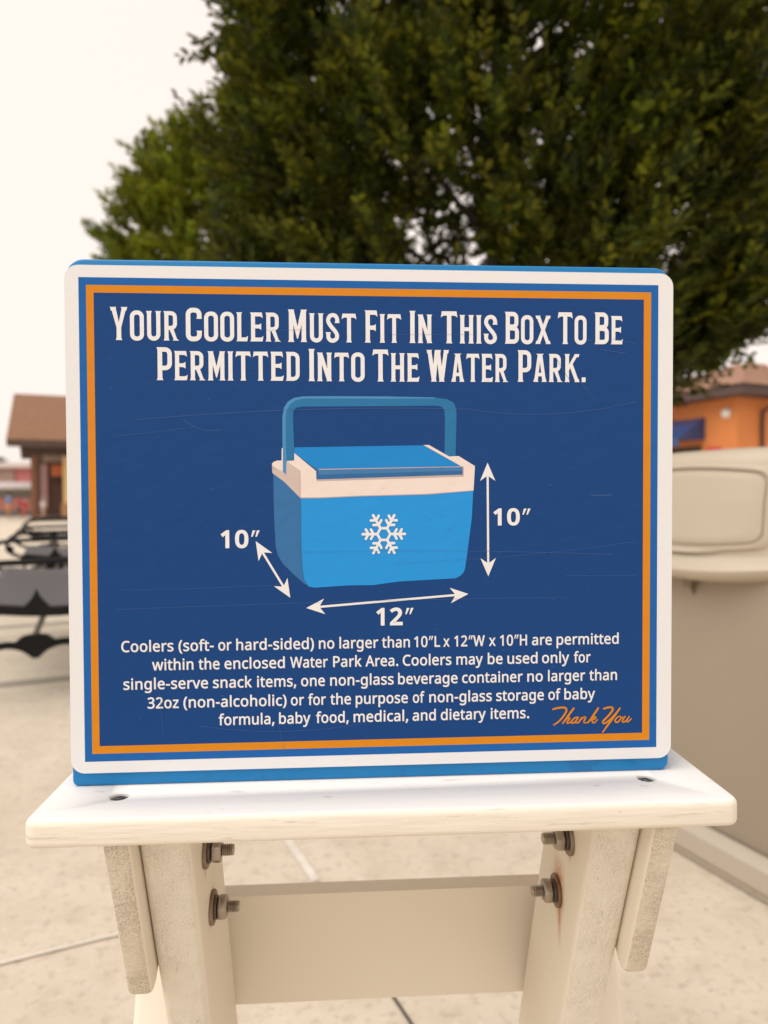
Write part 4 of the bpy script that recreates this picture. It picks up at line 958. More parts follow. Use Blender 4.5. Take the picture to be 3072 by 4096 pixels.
# ================================================================== BENCHES
iron = mat('black_iron', (0.005, 0.005, 0.0055), 0.5, (0.009, 0.0085, 0.009), nscale=20, bump=0.2, bscale=200, bdist=0.001, spec=0.2)
strap = mat('bench_strap_steel', (0.055, 0.052, 0.054), 0.42, (0.075, 0.070, 0.073), nscale=14, bump=0.1, bscale=200, bdist=0.001)
rodm = mat('bench_rod_grey', (0.16, 0.145, 0.13), 0.45, metal=0.4)
LB = 1.83
PROF = [(0.015, 0.385), (-0.008, 0.410), (0.0, 0.440), (0.03, 0.456), (0.10, 0.448), (0.22, 0.434), (0.34, 0.428), (0.42, 0.436), (0.46, 0.470), (0.49, 0.54), (0.535, 0.68), (0.575, 0.80), (0.590, 0.835), (0.615, 0.845), (0.632, 0.828)]
def make_bench(label):
    """local x: from the seat's front edge backwards, local y: along the bench"""
    t = empty('park_bench')
    tag(t, label, 'bench', 'black metal benches in a row')
    P = catmull(PROF, 3)
    ks = [k for k, p in enumerate(P)]
    cutk = next(k for k, p in enumerate(P) if p[1] > 0.455 and p[0] > 0.40)
    for name, seg in (('seat', P[:cutk + 1]), ('backrest', P[cutk:])):
        bm = bmesh.new()
        ny = 44
        for i in range(ny):
            y0 = 0.02 + i * (LB - 0.04) / ny; y1 = y0 + (LB - 0.04) / ny * 0.70
            for a, b in zip(seg[:-1], seg[1:]):
                d = Vector((b[0] - a[0], b[1] - a[1])).normalized() * 0.0
                nx, nz = -(b[1] - a[1]), (b[0] - a[0]); l = math.hypot(nx, nz); nx *= 0.003 / l; nz *= 0.003 / l
                v = [bm.verts.new((p[0] + q * nx, y, p[1] + q * nz)) for q in (1, -1) for y in (y0, y1) for p in (a, b)]
                for idx in ((0, 1, 3, 2), (4, 6, 7, 5), (0, 4, 5, 1), (2, 3, 7, 6)):
                    bm.faces.new([v[j] for j in idx])
        recalc(bm)
        finish(bm, name, strap, t)
    for y0, y1 in ((0.0, 0.018), (LB - 0.018, LB), (LB / 2 - 0.009, LB / 2 + 0.009)):
        bm = bmesh.new()
        up = P; lo = []
        for i in range(len(P)):
            a = P[max(i - 1, 0)]; b = P[min(i + 1, len(P) - 1)]
            nx, nz = (b[1] - a[1]), -(b[0] - a[0]); l = math.hypot(nx, nz)
            th = 0.042 if P[i][0] < 0.45 else 0.030
            lo.append((P[i][0] + nx / l * th, P[i][1] + nz / l * th))
        for i in range(len(P) - 1):
            q = [P[i], P[i + 1], lo[i + 1], lo[i]]
            prism(bm, q, 'y', y0, y1)
        # pointed web in the middle of the casting
        if y0 < 0.01: prism(bm, [(0.19, 0.43), (0.30, 0.43), (0.262, 0.475), (0.245, 0.515), (0.228, 0.475)], 'y', y0 + 0.002, y1 - 0.002)
        recalc(bm)
        finish(bm, 'end_frame', iron, t)
    for y in (0.009, LB - 0.009, ):
        bm = bmesh.new()
        arm = catmull([(0.02, y, 0.43), (-0.075, y, 0.47), (-0.105, y, 0.54), (-0.06, y, 0.605), (0.05, y, 0.628), (0.25, y, 0.632), (0.42, y, 0.634), (0.52, y, 0.635)], 4)
        tube(bm, arm, 0.014, 8)
        lathe(bm, [(0.002, -0.02), (0.028, -0.012), (0.032, 0.0), (0.028, 0.012), (0.002, 0.02)], 12, Matrix.Translation((-0.085, y, 0.50)) @ Matrix.Rotation(R(90), 4, 'X'))
        recalc(bm)
        finish(bm, 'armrest', iron, t, smooth=50)
    for y in (0.10, LB - 0.10):
        bm = bmesh.new()
        cx_ = 0.235
        for s_ in (-1, 1):
            arc = catmull([(cx_, y, 0.195), (cx_ + s_ * 0.05, y, 0.235), (cx_ + s_ * 0.12, y, 0.252), (cx_ + s_ * 0.20, y, 0.232), (cx_ + s_ * 0.27, y, 0.175), (cx_ + s_ * 0.315, y, 0.09), (cx_ + s_ * 0.335, y, 0.012)], 4)
            tube(bm, arc, 0.017, 8)
            lathe(bm, [(0.04, 0.0), (0.04, 0.010), (0.018, 0.018)], 12, Matrix.Translation((cx_ + s_ * 0.335, y, 0)))
        prism(bm, [(cx_, 0.185), (cx_ + 0.045, 0.225), (cx_ + 0.085, 0.262), (cx_ + 0.05, 0.288), (cx_, 0.296), (cx_ - 0.05, 0.288), (cx_ - 0.085, 0.262), (cx_ - 0.045, 0.225)], 'y', y - 0.022, y + 0.022)
        recalc(bm)
        lg = finish(bm, 'leg', iron, t, smooth=50)
        bm = bmesh.new()
        tube(bm, [(cx_, y, 0.29), (cx_ + 0.05, y, 0.412)], 0.013, 8)
        rd = finish(bm, 'rod', rodm, t, smooth=50); rd.parent = lg
    return t
def dup(root, loc, rz, label):
    r_ = root.copy(); COL.objects.link(r_); r_.location = loc; r_.rotation_euler = (0, 0, rz); r_['label'] = label
    for ch in list(root.children):
        c = ch.copy(); COL.objects.link(c); c.parent = r_
        for g in list(ch.children):
            d_ = g.copy(); COL.objects.link(d_); d_.parent = c
    return r_
BZ = math.atan2(0.3612, 0.9325)
bench0 = make_bench('nearest black metal bench, its grey strap seat running out of view behind the sign')
BO = Vector((-1.603, 2.70, 0))
bench0.location = BO; bench0.rotation_euler = (0, 0, BZ)
b2_ = dup(bench0, Vector((-2.60, 5.45, 0)), BZ, 'middle black metal bench, between the nearest bench and the farthest one')
b3_ = dup(bench0, Vector((-3.85, 8.6, 0)), BZ, 'farthest black metal bench, closest to the brown roofed pavilion')
for b_ in (b2_, b3_): b_.scale = (1, 0.66, 1)      # the shorter two-seat size
# ================================================================== TREES
def leaf_material(name, c1, c2, c3, trans):
    m = bpy.data.materials.new(name); m.use_nodes = True
    N = m.node_tree.nodes; L = m.node_tree.links
    b = N['Principled BSDF']; out = N['Material Output']
    g = N.new('ShaderNodeNewGeometry')
    r = N.new('ShaderNodeValToRGB')
    e = r.color_ramp.elements
    e[0].position = 0.0; e[0].color = (*c1, 1); e[1].position = 1.0; e[1].color = (*c3, 1)
    q = e.new(0.55); q.color = (*c2, 1)
    L.new(g.outputs['Random Per Island'], r.inputs['Fac'])
    at = N.new('ShaderNodeAttribute'); at.attribute_name = 'spray'
    ml = N.new('ShaderNodeMix'); ml.data_type = 'RGBA'; ml.blend_type = 'MULTIPLY'; ml.inputs['Factor'].default_value = 1.0
    L.new(r.outputs[0], ml.inputs['A']); L.new(at.outputs['Color'], ml.inputs['B'])
    col_out = ml.outputs['Result']
    L.new(col_out, b.inputs['Base Color'])
    b.inputs['Roughness'].default_value = 0.55
    b.inputs['Specular IOR Level'].default_value = 0.18
    tr = N.new('ShaderNodeBsdfTranslucent')
    mixc = N.new('ShaderNodeMix'); mixc.data_type = 'RGBA'; mixc.inputs['Factor'].default_value = 0.5
    L.new(col_out, mixc.inputs['A']); mixc.inputs['B'].default_value = (0.11, 0.12, 0.010, 1)
    L.new(mixc.outputs['Result'], tr.inputs['Color'])
    ms = N.new('ShaderNodeMixShader'); ms.inputs[0].default_value = trans
    L.new(b.outputs[0], ms.inputs[1]); L.new(tr.outputs[0], ms.inputs[2])
    L.new(ms.outputs[0], out.inputs['Surface'])
    return m
bark = mat('bark', (0.075, 0.060, 0.046), 0.9, (0.11, 0.09, 0.07), nscale=12, bump=0.9, bscale=30, bstretch=(1, 1, 0.2), bdist=0.01)

def make_tree(label, loc, prof, ntw, leafm, leaf_len, tw_len, seed, gapf, cull=None, trunk_r=0.14):
    """prof: (z, radius) rows of the clipped crown; twigs fill an outer shell and carry leaves in two ranks"""
    rg = np.random.default_rng(seed)
    t = empty('clipped_tree', loc)
    tag(t, label, 'tree', 'egg shaped clipped trees behind the sign')
    pz = np.array([p[0] for p in prof]); pr = np.array([p[1] for p in prof])
    zz = np.linspace(pz[0], pz[-1], 400); rr = np.interp(zz, pz, pr)
    wgt = rr + 0.12; wgt = wgt / wgt.sum()
    ncl = ntw // 9                               # plumes: nine or so twigs fanning from one branch end
    zi = rg.choice(400, size=ncl, p=wgt)
    cz = zz[zi] + rg.uniform(-0.01, 0.01, ncl)
    cr0 = rr[zi]
    ca_ = rg.uniform(0, 2 * np.pi, ncl)
    dep = np.where(rg.uniform(0, 1, ncl) < 0.74, np.abs(rg.normal(0, 1, ncl)) * 0.10, rg.uniform(0.12, 0.75, ncl))
    lump = 0.05 * np.sin(3 * ca_ + 2.1 * cz) + 0.05 * np.sin(7 * ca_ - 3.7 * cz + 1) + 0.035 * np.sin(13 * ca_ + 6.3 * cz)
    crad = np.maximum(cr0 * np.clip(1 - dep, 0.05, 1) * (1 + lump * 0.45) - 0.22, 0.02)
    f = np.sin(2.3 * ca_ * 2 + 1.7 * cz + seed) * np.sin(4.1 * cz - 3 * ca_) + 0.6 * np.sin(9 * ca_ + 5 * cz) * np.sin(7.3 * cz + 2)
    keep = f < gapf + rg.uniform(-0.3, 0.3, ncl)
    if cull is not None:
        keep &= rg.uniform(0, 1, ncl) < cull(ca_, cz)
    cz, crad, ca_ = cz[keep], crad[keep], ca_[keep]; ncl = len(cz)
    outw = np.stack([np.cos(ca_), np.sin(ca_), np.zeros(ncl)], 1)
    D = outw * rg.uniform(0.45, 0.95, (ncl, 1)) + np.array([0, 0, 1.0]) * rg.uniform(0.25, 1.0, (ncl, 1)) + rg.normal(0, 0.22, (ncl, 3))
    D /= np.linalg.norm(D, axis=1, keepdims=True)
    CB = np.stack([crad * np.cos(ca_), crad * np.sin(ca_), cz - 0.10], 1)
    ctone = rg.uniform(0.55, 1.45, ncl)
    ids = np.repeat(np.arange(ncl), 9); n = len(ids)
    along = np.tile(np.linspace(0.0, 0.30, 9), ncl) + rg.uniform(-0.02, 0.02, n)
    base = CB[ids] + D[ids] * along[:, None] + rg.normal(0, 0.035, (n, 3))
    d = D[ids] * 1.0 + rg.normal(0, 0.36, (n, 3)) * (1.15 - along[:, None] * 2.0)
    d /= np.linalg.norm(d, axis=1, keepdims=True)
    side = np.cross(d, np.array([0, 0, 1.0]) + rg.normal(0, 0.35, (n, 3))); side /= np.linalg.norm(side, axis=1, keepdims=True)
    nrm = np.cross(side, d)
    LEN = tw_len * rg.uniform(0.55, 1.1, n)
    K = 13
    V = []; 
    bend = rg.normal(0, 0.12, (n, 1))
    for k in range(K):
        s = (k + 0.6) / K
        sg = 1 if k % 2 else -1
        p = base + d * (LEN * s)[:, None] + nrm * (bend * s * s * LEN[:, None])
        if k == K - 1:
            ld = d + rg.normal(0, 0.15, (n, 3))
        else:
            ld = d * rg.uniform(0.55, 0.95, (n, 1)) + side * sg * rg.uniform(0.55, 0.9, (n, 1)) + nrm * rg.normal(0.05, 0.28, (n, 1))
        ld /= np.linalg.norm(ld, axis=1, keepdims=True)
        ln = nrm + rg.normal(0, 0.22, (n, 3)); ln -= ld * np.sum(ln * ld, axis=1, keepdims=True); ln /= np.linalg.norm(ln, axis=1, keepdims=True)
        lw = np.cross(ln, ld)
        l = leaf_len * rg.uniform(0.7, 1.15, (n, 1)) * (1.0 - 0.25 * abs(s - 0.45)); w_ = l * 0.25
        fold = ln * w_ * 0.35
        q = [p, p + ld * l * 0.33 + lw * w_ + fold, p + ld * l * 0.72 + lw * w_ * 0.82 + fold, p + ld * l - ln * l * 0.08, p + ld * l * 0.72 - lw * w_ * 0.82 + fold, p + ld * l * 0.33 - lw * w_ + fold]
        V.append(np.stack(q, 1))
    V = np.concatenate(V, 0)                      # (n*K, 6, 3)
    m_ = V.shape[0]
    co = V.reshape(-1, 3).astype(np.float32)
    idx = np.arange(m_)[:, None] * 6
    quads = np.concatenate([idx + np.array([[0, 3, 2, 1]]), idx + np.array([[0, 5, 4, 3]])], 1).reshape(-1).astype(np.int32)
    me = bpy.data.meshes.new('crown')
    me.vertices.add(len(co)); me.vertices.foreach_set('co', co.reshape(-1))
    me.loops.add(len(quads)); me.loops.foreach_set('vertex_index', quads)
    npoly = len(quads) // 4
    me.polygons.add(npoly)
    me.polygons.foreach_set('loop_start', np.arange(npoly, dtype=np.int32) * 4)
    me.update(calc_edges=True)
    tone = np.stack([ctone[ids] * rg.uniform(0.7, 1.3, n)] * 3 + [np.ones(n)], 1) * np.array([1, 1, 1, 1.0])
    tone[:, 0] *= rg.uniform(0.82, 1.12, n); tone[:, 2] *= rg.uniform(0.5, 1.2, n)
    ca = me.color_attributes.new('spray', 'FLOAT_COLOR', 'POINT')
    ca.data.foreach_set('color', np.repeat(np.tile(tone, (K, 1)), 6, axis=0).astype(np.float32).reshape(-1))
    me.materials.append(leafm)
    link(bpy.data.objects.new('crown', me), t)
    # trunk and limbs
    bm = bmesh.new()
    hz = pz[-1]
    tube(bm, [(0, 0, 0), (0.01, 0, 0.25), (0.0, 0.01, pz[0]), (0.02, 0.0, pz[0] + 1.2), (0.0, 0.0, hz * 0.8)], [trunk_r * 1.35, trunk_r, trunk_r * 0.9, trunk_r * 0.6, 0.02], 12)
    finish(bm, 'trunk', bark, t, smooth=60)
    bm = bmesh.new()
    rl = random.Random(seed)
    for k in range(16):
        z0 = pz[0] + 0.02 + (hz - pz[0]) * 0.62 * rl.random()
        a = rl.uniform(0, 2 * math.pi)
        rr_ = float(np.interp(min(z0 + 0.8, hz), pz, pr)) * 0.86
        pts = [(0, 0, z0), (rr_ * 0.3 * math.cos(a), rr_ * 0.3 * math.sin(a), z0 + 0.25), (rr_ * 0.65 * math.cos(a + 0.1), rr_ * 0.65 * math.sin(a + 0.1), z0 + 0.6), (rr_ * math.cos(a + 0.15), rr_ * math.sin(a + 0.15), z0 + 1.0)]
        tube(bm, catmull(pts, 3), [0.026 - 0.0024 * i for i in range(10)], 6)
    finish(bm, 'limbs', bark, t, smooth=60)
    return t
lf_a = leaf_material('hornbeam_leaf', (0.017, 0.024, 0.003), (0.046, 0.057, 0.005), (0.135, 0.143, 0.013), 0.26)
lf_b = leaf_material('hornbeam_leaf_lit', (0.11, 0.135, 0.013), (0.18, 0.21, 0.02), (0.29, 0.31, 0.03), 0.45)  # same species as the big tree, stronger light put into the leaf colours
make_tree('big dark clipped tree filling the upper right behind the sign', (1.09, 4.60, 0),
          [(1.37, 0.25), (1.50, 1.10), (1.76, 1.56), (2.1, 1.80), (2.7, 1.90), (3.5, 1.90), (4.4, 1.80), (5.2, 1.58), (6.0, 1.15), (6.7, 0.60), (7.1, 0.05)],
          26000, lf_a, 0.067, 0.28, 3, 0.68, cull=lambda a, z: np.where(np.sin(a) > 0.25, 0.40, 1.0))
make_tree('smaller paler green clipped tree standing left behind the big dark tree', (-0.95, 7.55, 0),
          [(1.4, 0.3), (1.6, 0.9), (2.2, 1.45), (3.0, 1.62), (3.6, 1.54), (4.15, 1.32), (4.55, 1.00), (4.85, 0.58), (5.1, 0.05)],
          13500, lf_b, 0.066, 0.25, 8, 0.70, cull=lambda a, z: np.where(np.sin(a) > 0.25, 0.45, 1.0))

# ================================================================== ORANGE BUILDING (right)
def frame(o, a1, a2):
    return Matrix(((a1.x, a2.x, 0, o[0]), (a1.y, a2.y, 0, o[1]), (0, 0, 1, 0), (0, 0, 0, 1)))
stucco = mat('orange_stucco', (0.62, 0.205, 0.062), 0.85, (0.70, 0.25, 0.075), nscale=1.2, bump=0.5, bscale=60, bdist=0.004)
fasc = mat('dark_fascia', (0.085, 0.052, 0.045), 0.6)
tile = mat('roof_tile_tan', (0.44, 0.27, 0.185), 0.8, (0.33, 0.185, 0.13), nscale=6, bump=0.6, bscale=18, bdist=0.03)
navyf = mat('awning_canvas', (0.024, 0.058, 0.175), 0.26, (0.03, 0.07, 0.20), nscale=4)
whitep = mat('white_paint', (0.78, 0.76, 0.72), 0.5)
glassd = mat('dark_glass', (0.02, 0.018, 0.017), 0.12)
K0 = Vector((9.748, 16.557, 0))
ob = empty('orange_building', K0, math.atan2(E1.y, E1.x))
tag(ob, 'orange stucco kiosk with tan hipped roof, right of the sign', 'building')
AX, AY = 6.4, 4.6
bm = bmesh.new()
# walls with a serving window cut into the left wall: x is along the right-hand wall, y along the left-hand wall
box(bm, 0, AX, 0, 0.18, 0, 3.32)
box(bm, 0, AX, AY - 0.18, AY, 0, 3.32)
box(bm, AX - 0.18, AX, 0.181, AY - 0.181, 0, 3.32)
wy0, wy1, wz0, wz1 = 1.06, 2.5, 1.15, 2.20
box(bm, 0, 0.18, 0.181, wy0, 0, 3.32)
box(bm, 0, 0.18, wy1, AY - 0.181, 0, 3.32)
box(bm, 0, 0.18, wy0 + 0.0005, wy1 - 0.0005, 0, wz0)
box(bm, 0, 0.18, wy0 + 0.0005, wy1 - 0.0005, wz1, 3.32)
finish(bm, 'wall', stucco, ob)
bm = bmesh.new(); box(bm, 0.10, 0.12, wy0 + 0.03, wy1 - 0.03, wz0 + 0.03, wz1 - 0.03)
wn = finish(bm, 'window', glassd, ob)
bm = bmesh.new()
for b_ in ((0.06, 0.14, wy0 + 0.001, wy0 + 0.06, wz0, wz1), (0.06, 0.14, wy1 - 0.06, wy1 - 0.001, wz0, wz1), (0.06, 0.14, wy0 + 0.061, wy1 - 0.061, wz0, wz0 + 0.05), (0.06, 0.14, wy0 + 0.061, wy1 - 0.061, wz1 - 0.12, wz1 - 0.001)):
    box(bm, *b_)
finish(bm, 'window_frame', mat('window_frame_brown', (0.10, 0.06, 0.045), 0.5), wn)
OV = 0.55
bm = bmesh.new(); box(bm, -OV, AX + OV, -OV, AY + OV, 3.32, 3.54); bevel_all(bm, 0.02, 2)
finish(bm, 'fascia', fasc, ob, smooth=40)
bm = bmesh.new()
ov = OV + 0.06; x0, x1, y0, y1 = -ov, AX + ov, -ov, AY + ov
apx = Vector((3.2, 2.25, 4.78)); 
nstep = 9
cor = [(x0, y0), (x1, y0), (x1, y1), (x0, y1)]
for s_ in range(4):
    a = Vector((*cor[s_], 3.545)); b = Vector((*cor[(s_ + 1) % 4], 3.545))
    for k in range(nstep):                     # courses of tile, each lapping the one below
        t0 = k / nstep; t1 = (k + 1) / nstep
        p0 = a.lerp(apx, t0); p1 = b.lerp(apx, t0); q0 = a.lerp(apx, t1); q1 = b.lerp(apx, t1)
        up = Vector((0, 0, 0.055))
        v = [bm.verts.new(p0 + up), bm.verts.new(p1 + up), bm.verts.new(q1 + up * 0.2), bm.verts.new(q0 + up * 0.2)]
        bm.faces.new(v)
        v2 = [bm.verts.new(p0), bm.verts.new(p1), bm.verts.new(p1 + up), bm.verts.new(p0 + up)]
        bm.faces.new(v2)
finish(bm, 'roof', tile, ob)
# downspout on the right-hand wall
bm = bmesh.new()
tube(bm, catmull([(1.05, -0.45, 3.33), (1.0, -0.38, 3.22), (0.88, -0.14, 3.05), (0.83, -0.075, 2.90), (0.83, -0.07, 2.0), (0.83, -0.07, 0.1)], 4), 0.045, 8)
finish(bm, 'downspout', fasc, ob, smooth=50)
# lamp on the left-hand wall
bm = bmesh.new()
lathe(bm, [(0.13, 0.0), (0.135, 0.02), (0.12, 0.06), (0.08, 0.095), (0.02, 0.11)], 20, Matrix.Translation((-0.001, 0.31, 2.95)) @ Matrix.Rotation(R(-90), 4, 'Y'))
finish(bm, 'wall_lamp', whitep, ob, smooth=50)
# small red notice
bm = bmesh.new(); box(bm, -0.02, -0.001, 0.46, 0.90, 1.80, 2.12); bevel_all(bm, 0.006, 2)
nb = finish(bm, 'notice', mat('notice_red', (0.60, 0.035, 0.06), 0.45), ob)
bm = bmesh.new()
for k in range(2): box(bm, -0.0245, -0.0205, 0.52, 0.84, 1.86 + 0.10 * k, 1.90 + 0.10 * k)
finish(bm, 'pale_band', mat('notice_pink', (0.75, 0.35, 0.36), 0.5), nb)
# awning
aw = empty('awning'); aw.parent = ob
bm = bmesh.new()
ay0, ay1 = 0.96, 4.3
prism(bm, [(-0.005, 2.92), (-0.95, 2.36), (-0.95, 2.14), (-0.93, 2.14), (-0.93, 2.33), (-0.005, 2.33)], 'y', ay0, ay1)
recalc(bm)
awo = finish(bm, 'awning', navyf, ob)
bpy.data.objects.remove(aw)
awo.name = 'awning'
yy_ = 2.20                                   # soft white lettering on the valance, too far off to read
while yy_ < 3.6:
    bm = bmesh.new()
    hgt = rnd.choice((0.10, 0.12, 0.12, 0.13)); wd_ = rnd.uniform(0.018, 0.026)
    if rnd.random() < 0.5:
        prism(bm, [(yy_, 2.20), (yy_ + wd_, 2.20), (yy_ + wd_, 2.20 + hgt - 0.02), (yy_ + 0.07, 2.20 + hgt - 0.02), (yy_ + 0.07, 2.20 + hgt), (yy_, 2.20 + hgt)], 'x', -0.956, -0.9508)
    else:
        box(bm, -0.956, -0.9508, yy_, yy_ + wd_, 2.20, 2.20 + hgt)
    recalc(bm)
    finish(bm, 'letter', whitep, awo)
    yy_ += rnd.uniform(0.085, 0.12)

# ================================================================== PAVILION (left)
shing = mat('shingle_brown', (0.19, 0.092, 0.045), 0.9, (0.26, 0.132, 0.068), nscale=5, bump=0.7, bscale=16, bdist=0.03)
add_specks(shing, (0.20, 0.10, 0.06), 8, (1, 4, 4), 0.55, 0.1, 0.6)
dkw = mat('dark_timber', (0.065, 0.040, 0.032), 0.7, (0.09, 0.055, 0.042), nscale=5, bump=0.4, bscale=20, bstretch=(1, 1, 0.2), bdist=0.005)
postm = mat('post_timber', (0.175, 0.075, 0.032), 0.7, (0.22, 0.10, 0.045), nscale=5, bump=0.4, bscale=20, bstretch=(1, 1, 0.2), bdist=0.005)
yellow = mat('yellow_stucco', (0.72, 0.50, 0.23), 0.85, (0.76, 0.54, 0.27), nscale=3)
tanw = mat('tan_wainscot', (0.42, 0.23, 0.11), 0.8, (0.48, 0.27, 0.13), nscale=6)
pv = empty('pavilion', (-12.258, 28.695, 0), math.atan2(E1.y, E1.x))
tag(pv, 'brown shingle roofed pavilion with timber posts, left of the sign', 'pavilion')
bm = bmesh.new()
# gable roof with thickness; eave at the front, ridge at the back of view
prism(bm, [(-0.85, 2.98), (5.2, 5.48), (11.2, 2.98), (11.2, 3.16), (5.2, 5.68), (-0.85, 3.16)], 'x', -0.9, 9.0)
recalc(bm)
finish(bm, 'roof', shing, pv)
bm = bmesh.new()
box(bm, -0.88, 9.02, -0.90, -0.852, 2.86, 3.12)
finish(bm, 'fascia', dkw, pv)
bm = bmesh.new(); box(bm, -0.42, 9.0, -0.14, 0.14, 2.60, 2.96); bevel_all(bm, 0.02, 2)
finish(bm, 'beam', dkw, pv)
bm = bmesh.new(); box(bm, -0.42, -0.0955, -0.09, 0.09, 2.43, 2.598); bevel_all(bm, 0.01, 2)
finish(bm, 'bracket', dkw, pv)
for xx in (0.0, 4.2, 8.4):
    bm = bmesh.new(); box(bm, xx - 0.095, xx + 0.095, -0.095, 0.095, 0.02, 2.598); bevel_all(bm, 0.012, 2)
    finish(bm, 'post', postm, pv)
bm = bmesh.new(); box(bm, 0.12, 9.0, 0.12, 10.5, 0.0, 0.09); bevel_all(bm, 0.015, 2)
finish(bm, 'deck', mat('deck_grey', (0.19, 0.145, 0.125), 0.8, (0.26, 0.2, 0.17), nscale=6), pv)
bm = bmesh.new(); box(bm, 1.07, 9.0, 0.20, 0.42, 0.60, 2.598)
yw = finish(bm, 'wall', yellow, pv)
bm = bmesh.new(); box(bm, 0.99, 9.02, 0.16, 0.199, 0.091, 0.60); box(bm, 0.97, 9.03, 0.15, 0.199, 0.601, 0.66)
finish(bm, 'wainscot', tanw, pv)
bm = bmesh.new(); box(bm, -0.2, 9.0, 3.2, 3.4, 0.0905, 2.9)
finish(bm, 'back_wall', mat('inner_wall_brown', (0.13, 0.07, 0.055), 0.85, (0.17, 0.095, 0.075), nscale=3), pv)
bm = bmesh.new(); box(bm, 0.30, 4.0, 2.9, 3.10, 2.46, 2.78)
finish(bm, 'sign_panel', mat('inner_panel_taupe', (0.40, 0.31, 0.26), 0.7), pv)
bm = bmesh.new(); box(bm, 0.20, 0.47, 3.12, 3.198, 0.50, 2.36); bevel_all(bm, 0.01, 1)
finish(bm, 'door', mat('door_pink', (0.52, 0.31, 0.29), 0.6), pv)
bm = bmesh.new(); box(bm, 0.63, 1.6, 3.12, 3.198, 1.84, 2.34); bevel_all(bm, 0.01, 1)
finish(bm, 'menu_board', mat('board_orange', (0.85, 0.26, 0.09), 0.6), pv)
bm = bmesh.new(); box(bm, 0.62, 1.7, 2.95, 3.119, 1.70, 1.80)
finish(bm, 'shelf', dkw, pv)

# ================================================================== FAR ROSE BUILDING AND STALL
rb = empty('rose_building', (-24.0, 44.6, 0))
tag(rb, 'long low rose red building with pale flat roof in the far left', 'building')
bm = bmesh.new(); box(bm, -12, 8.0, 0.0, 8.0, 0, 2.72)
finish(bm, 'wall', mat('rose_stucco', (0.50, 0.175, 0.175), 0.85, (0.54, 0.20, 0.195), nscale=1), rb)
bm = bmesh.new(); box(bm, -12, 3.95, -0.12, -0.002, 1.62, 2.70)
finish(bm, 'shutter', mat('shutter_taupe', (0.33, 0.225, 0.195), 0.7, (0.37, 0.255, 0.22), nscale=1, bump=0.8, bscale=5, bstretch=(0.05, 1, 3), bdist=0.05), rb)
bm = bmesh.new(); box(bm, -12.3, 8.3, -0.4, 8.3, 2.722, 3.02); bevel_all(bm, 0.05, 2)
finish(bm, 'roof', mat('pale_roof', (0.66, 0.57, 0.52), 0.7), rb)
stl = empty('market_stall', (-16.4, 34.4, 0))
tag(stl, 'long pale stall with canopy and salmon counter before the rose building', 'stall')
bm = bmesh.new(); prism(bm, [(-0.5, 1.30), (1.6, 1.62), (1.6, 1.68), (-0.5, 1.42)], 'x', -3.2, 2.25); recalc(bm)
finish(bm, 'canopy', mat('canopy_pale', (0.62, 0.52, 0.50), 0.6, (0.52, 0.46, 0.44), nscale=3), stl)
bm = bmesh.new(); box(bm, -3.1, 2.1, 0.2, 0.7, 0.30, 0.86)
finish(bm, 'counter', mat('counter_salmon', (0.62, 0.26, 0.20), 0.7, (0.5, 0.24, 0.21), nscale=2), stl)
bm = bmesh.new(); box(bm, -3.12, 2.12, 0.16, 0.74, 0.0, 0.298)
finish(bm, 'plinth', mat('plinth_grey', (0.20, 0.18, 0.165), 0.8), stl)
bm = bmesh.new(); box(bm, -3.1, 2.1, 1.0, 1.1, 0.861, 1.50)
finish(bm, 'back_panel', mat('panel_grey_green', (0.42, 0.45, 0.41), 0.7, (0.55, 0.56, 0.53), nscale=4), stl)
for xx in (-3.0, -0.4, 2.0):
    bm = bmesh.new(); box(bm, xx - 0.04, xx + 0.04, 0.02, 0.10, 0.0, 1.37)
    finish(bm, 'post', whitep, stl)
# far tree over the rose building
def far_tree(loc, h, r_, seed, label):
    t = empty('broadleaf_tree', loc); tag(t, label, 'tree')
    rg = np.random.default_rng(seed)
    bm = bmesh.new()
    for k in range(1500):
        v = rg.normal(0, 1, 3); v /= np.linalg.norm(v); q = v * rg.uniform(0.55, 1.0)
        q *= 1 + 0.18 * math.sin(4 * v[0] + 5 * v[1]) 
        p = Vector((q[0] * r_, q[1] * r_, h * 0.66 + q[2] * h * 0.34))
        a = Vector(rg.normal(0, 1, 3)).normalized(); b = a.orthogonal().normalized(); c = a.cross(b)
        s_ = rg.uniform(0.10, 0.24)
        bm.faces.new([bm.verts.new(p + b * s_), bm.verts.new(p + c * s_ * 0.6), bm.verts.new(p - b * s_), bm.verts.new(p - c * s_ * 0.6)])
    finish(bm, 'crown', leaf_material('far_leaf', (0.16, 0.20, 0.12), (0.20, 0.24, 0.15), (0.25, 0.28, 0.18), 0.3), t)  # distance haze is put into these pale, greyed greens
    bm = bmesh.new(); tube(bm, [(0, 0, 0), (0.05, 0, h * 0.4), (0, 0.05, h * 0.75)], [0.16, 0.12, 0.05], 8)
    finish(bm, 'trunk', bark, t, smooth=60)
far_tree((-32.0, 66.0, 0), 4.6, 2.6, 4, 'pale distant tree showing over the rose building roof')

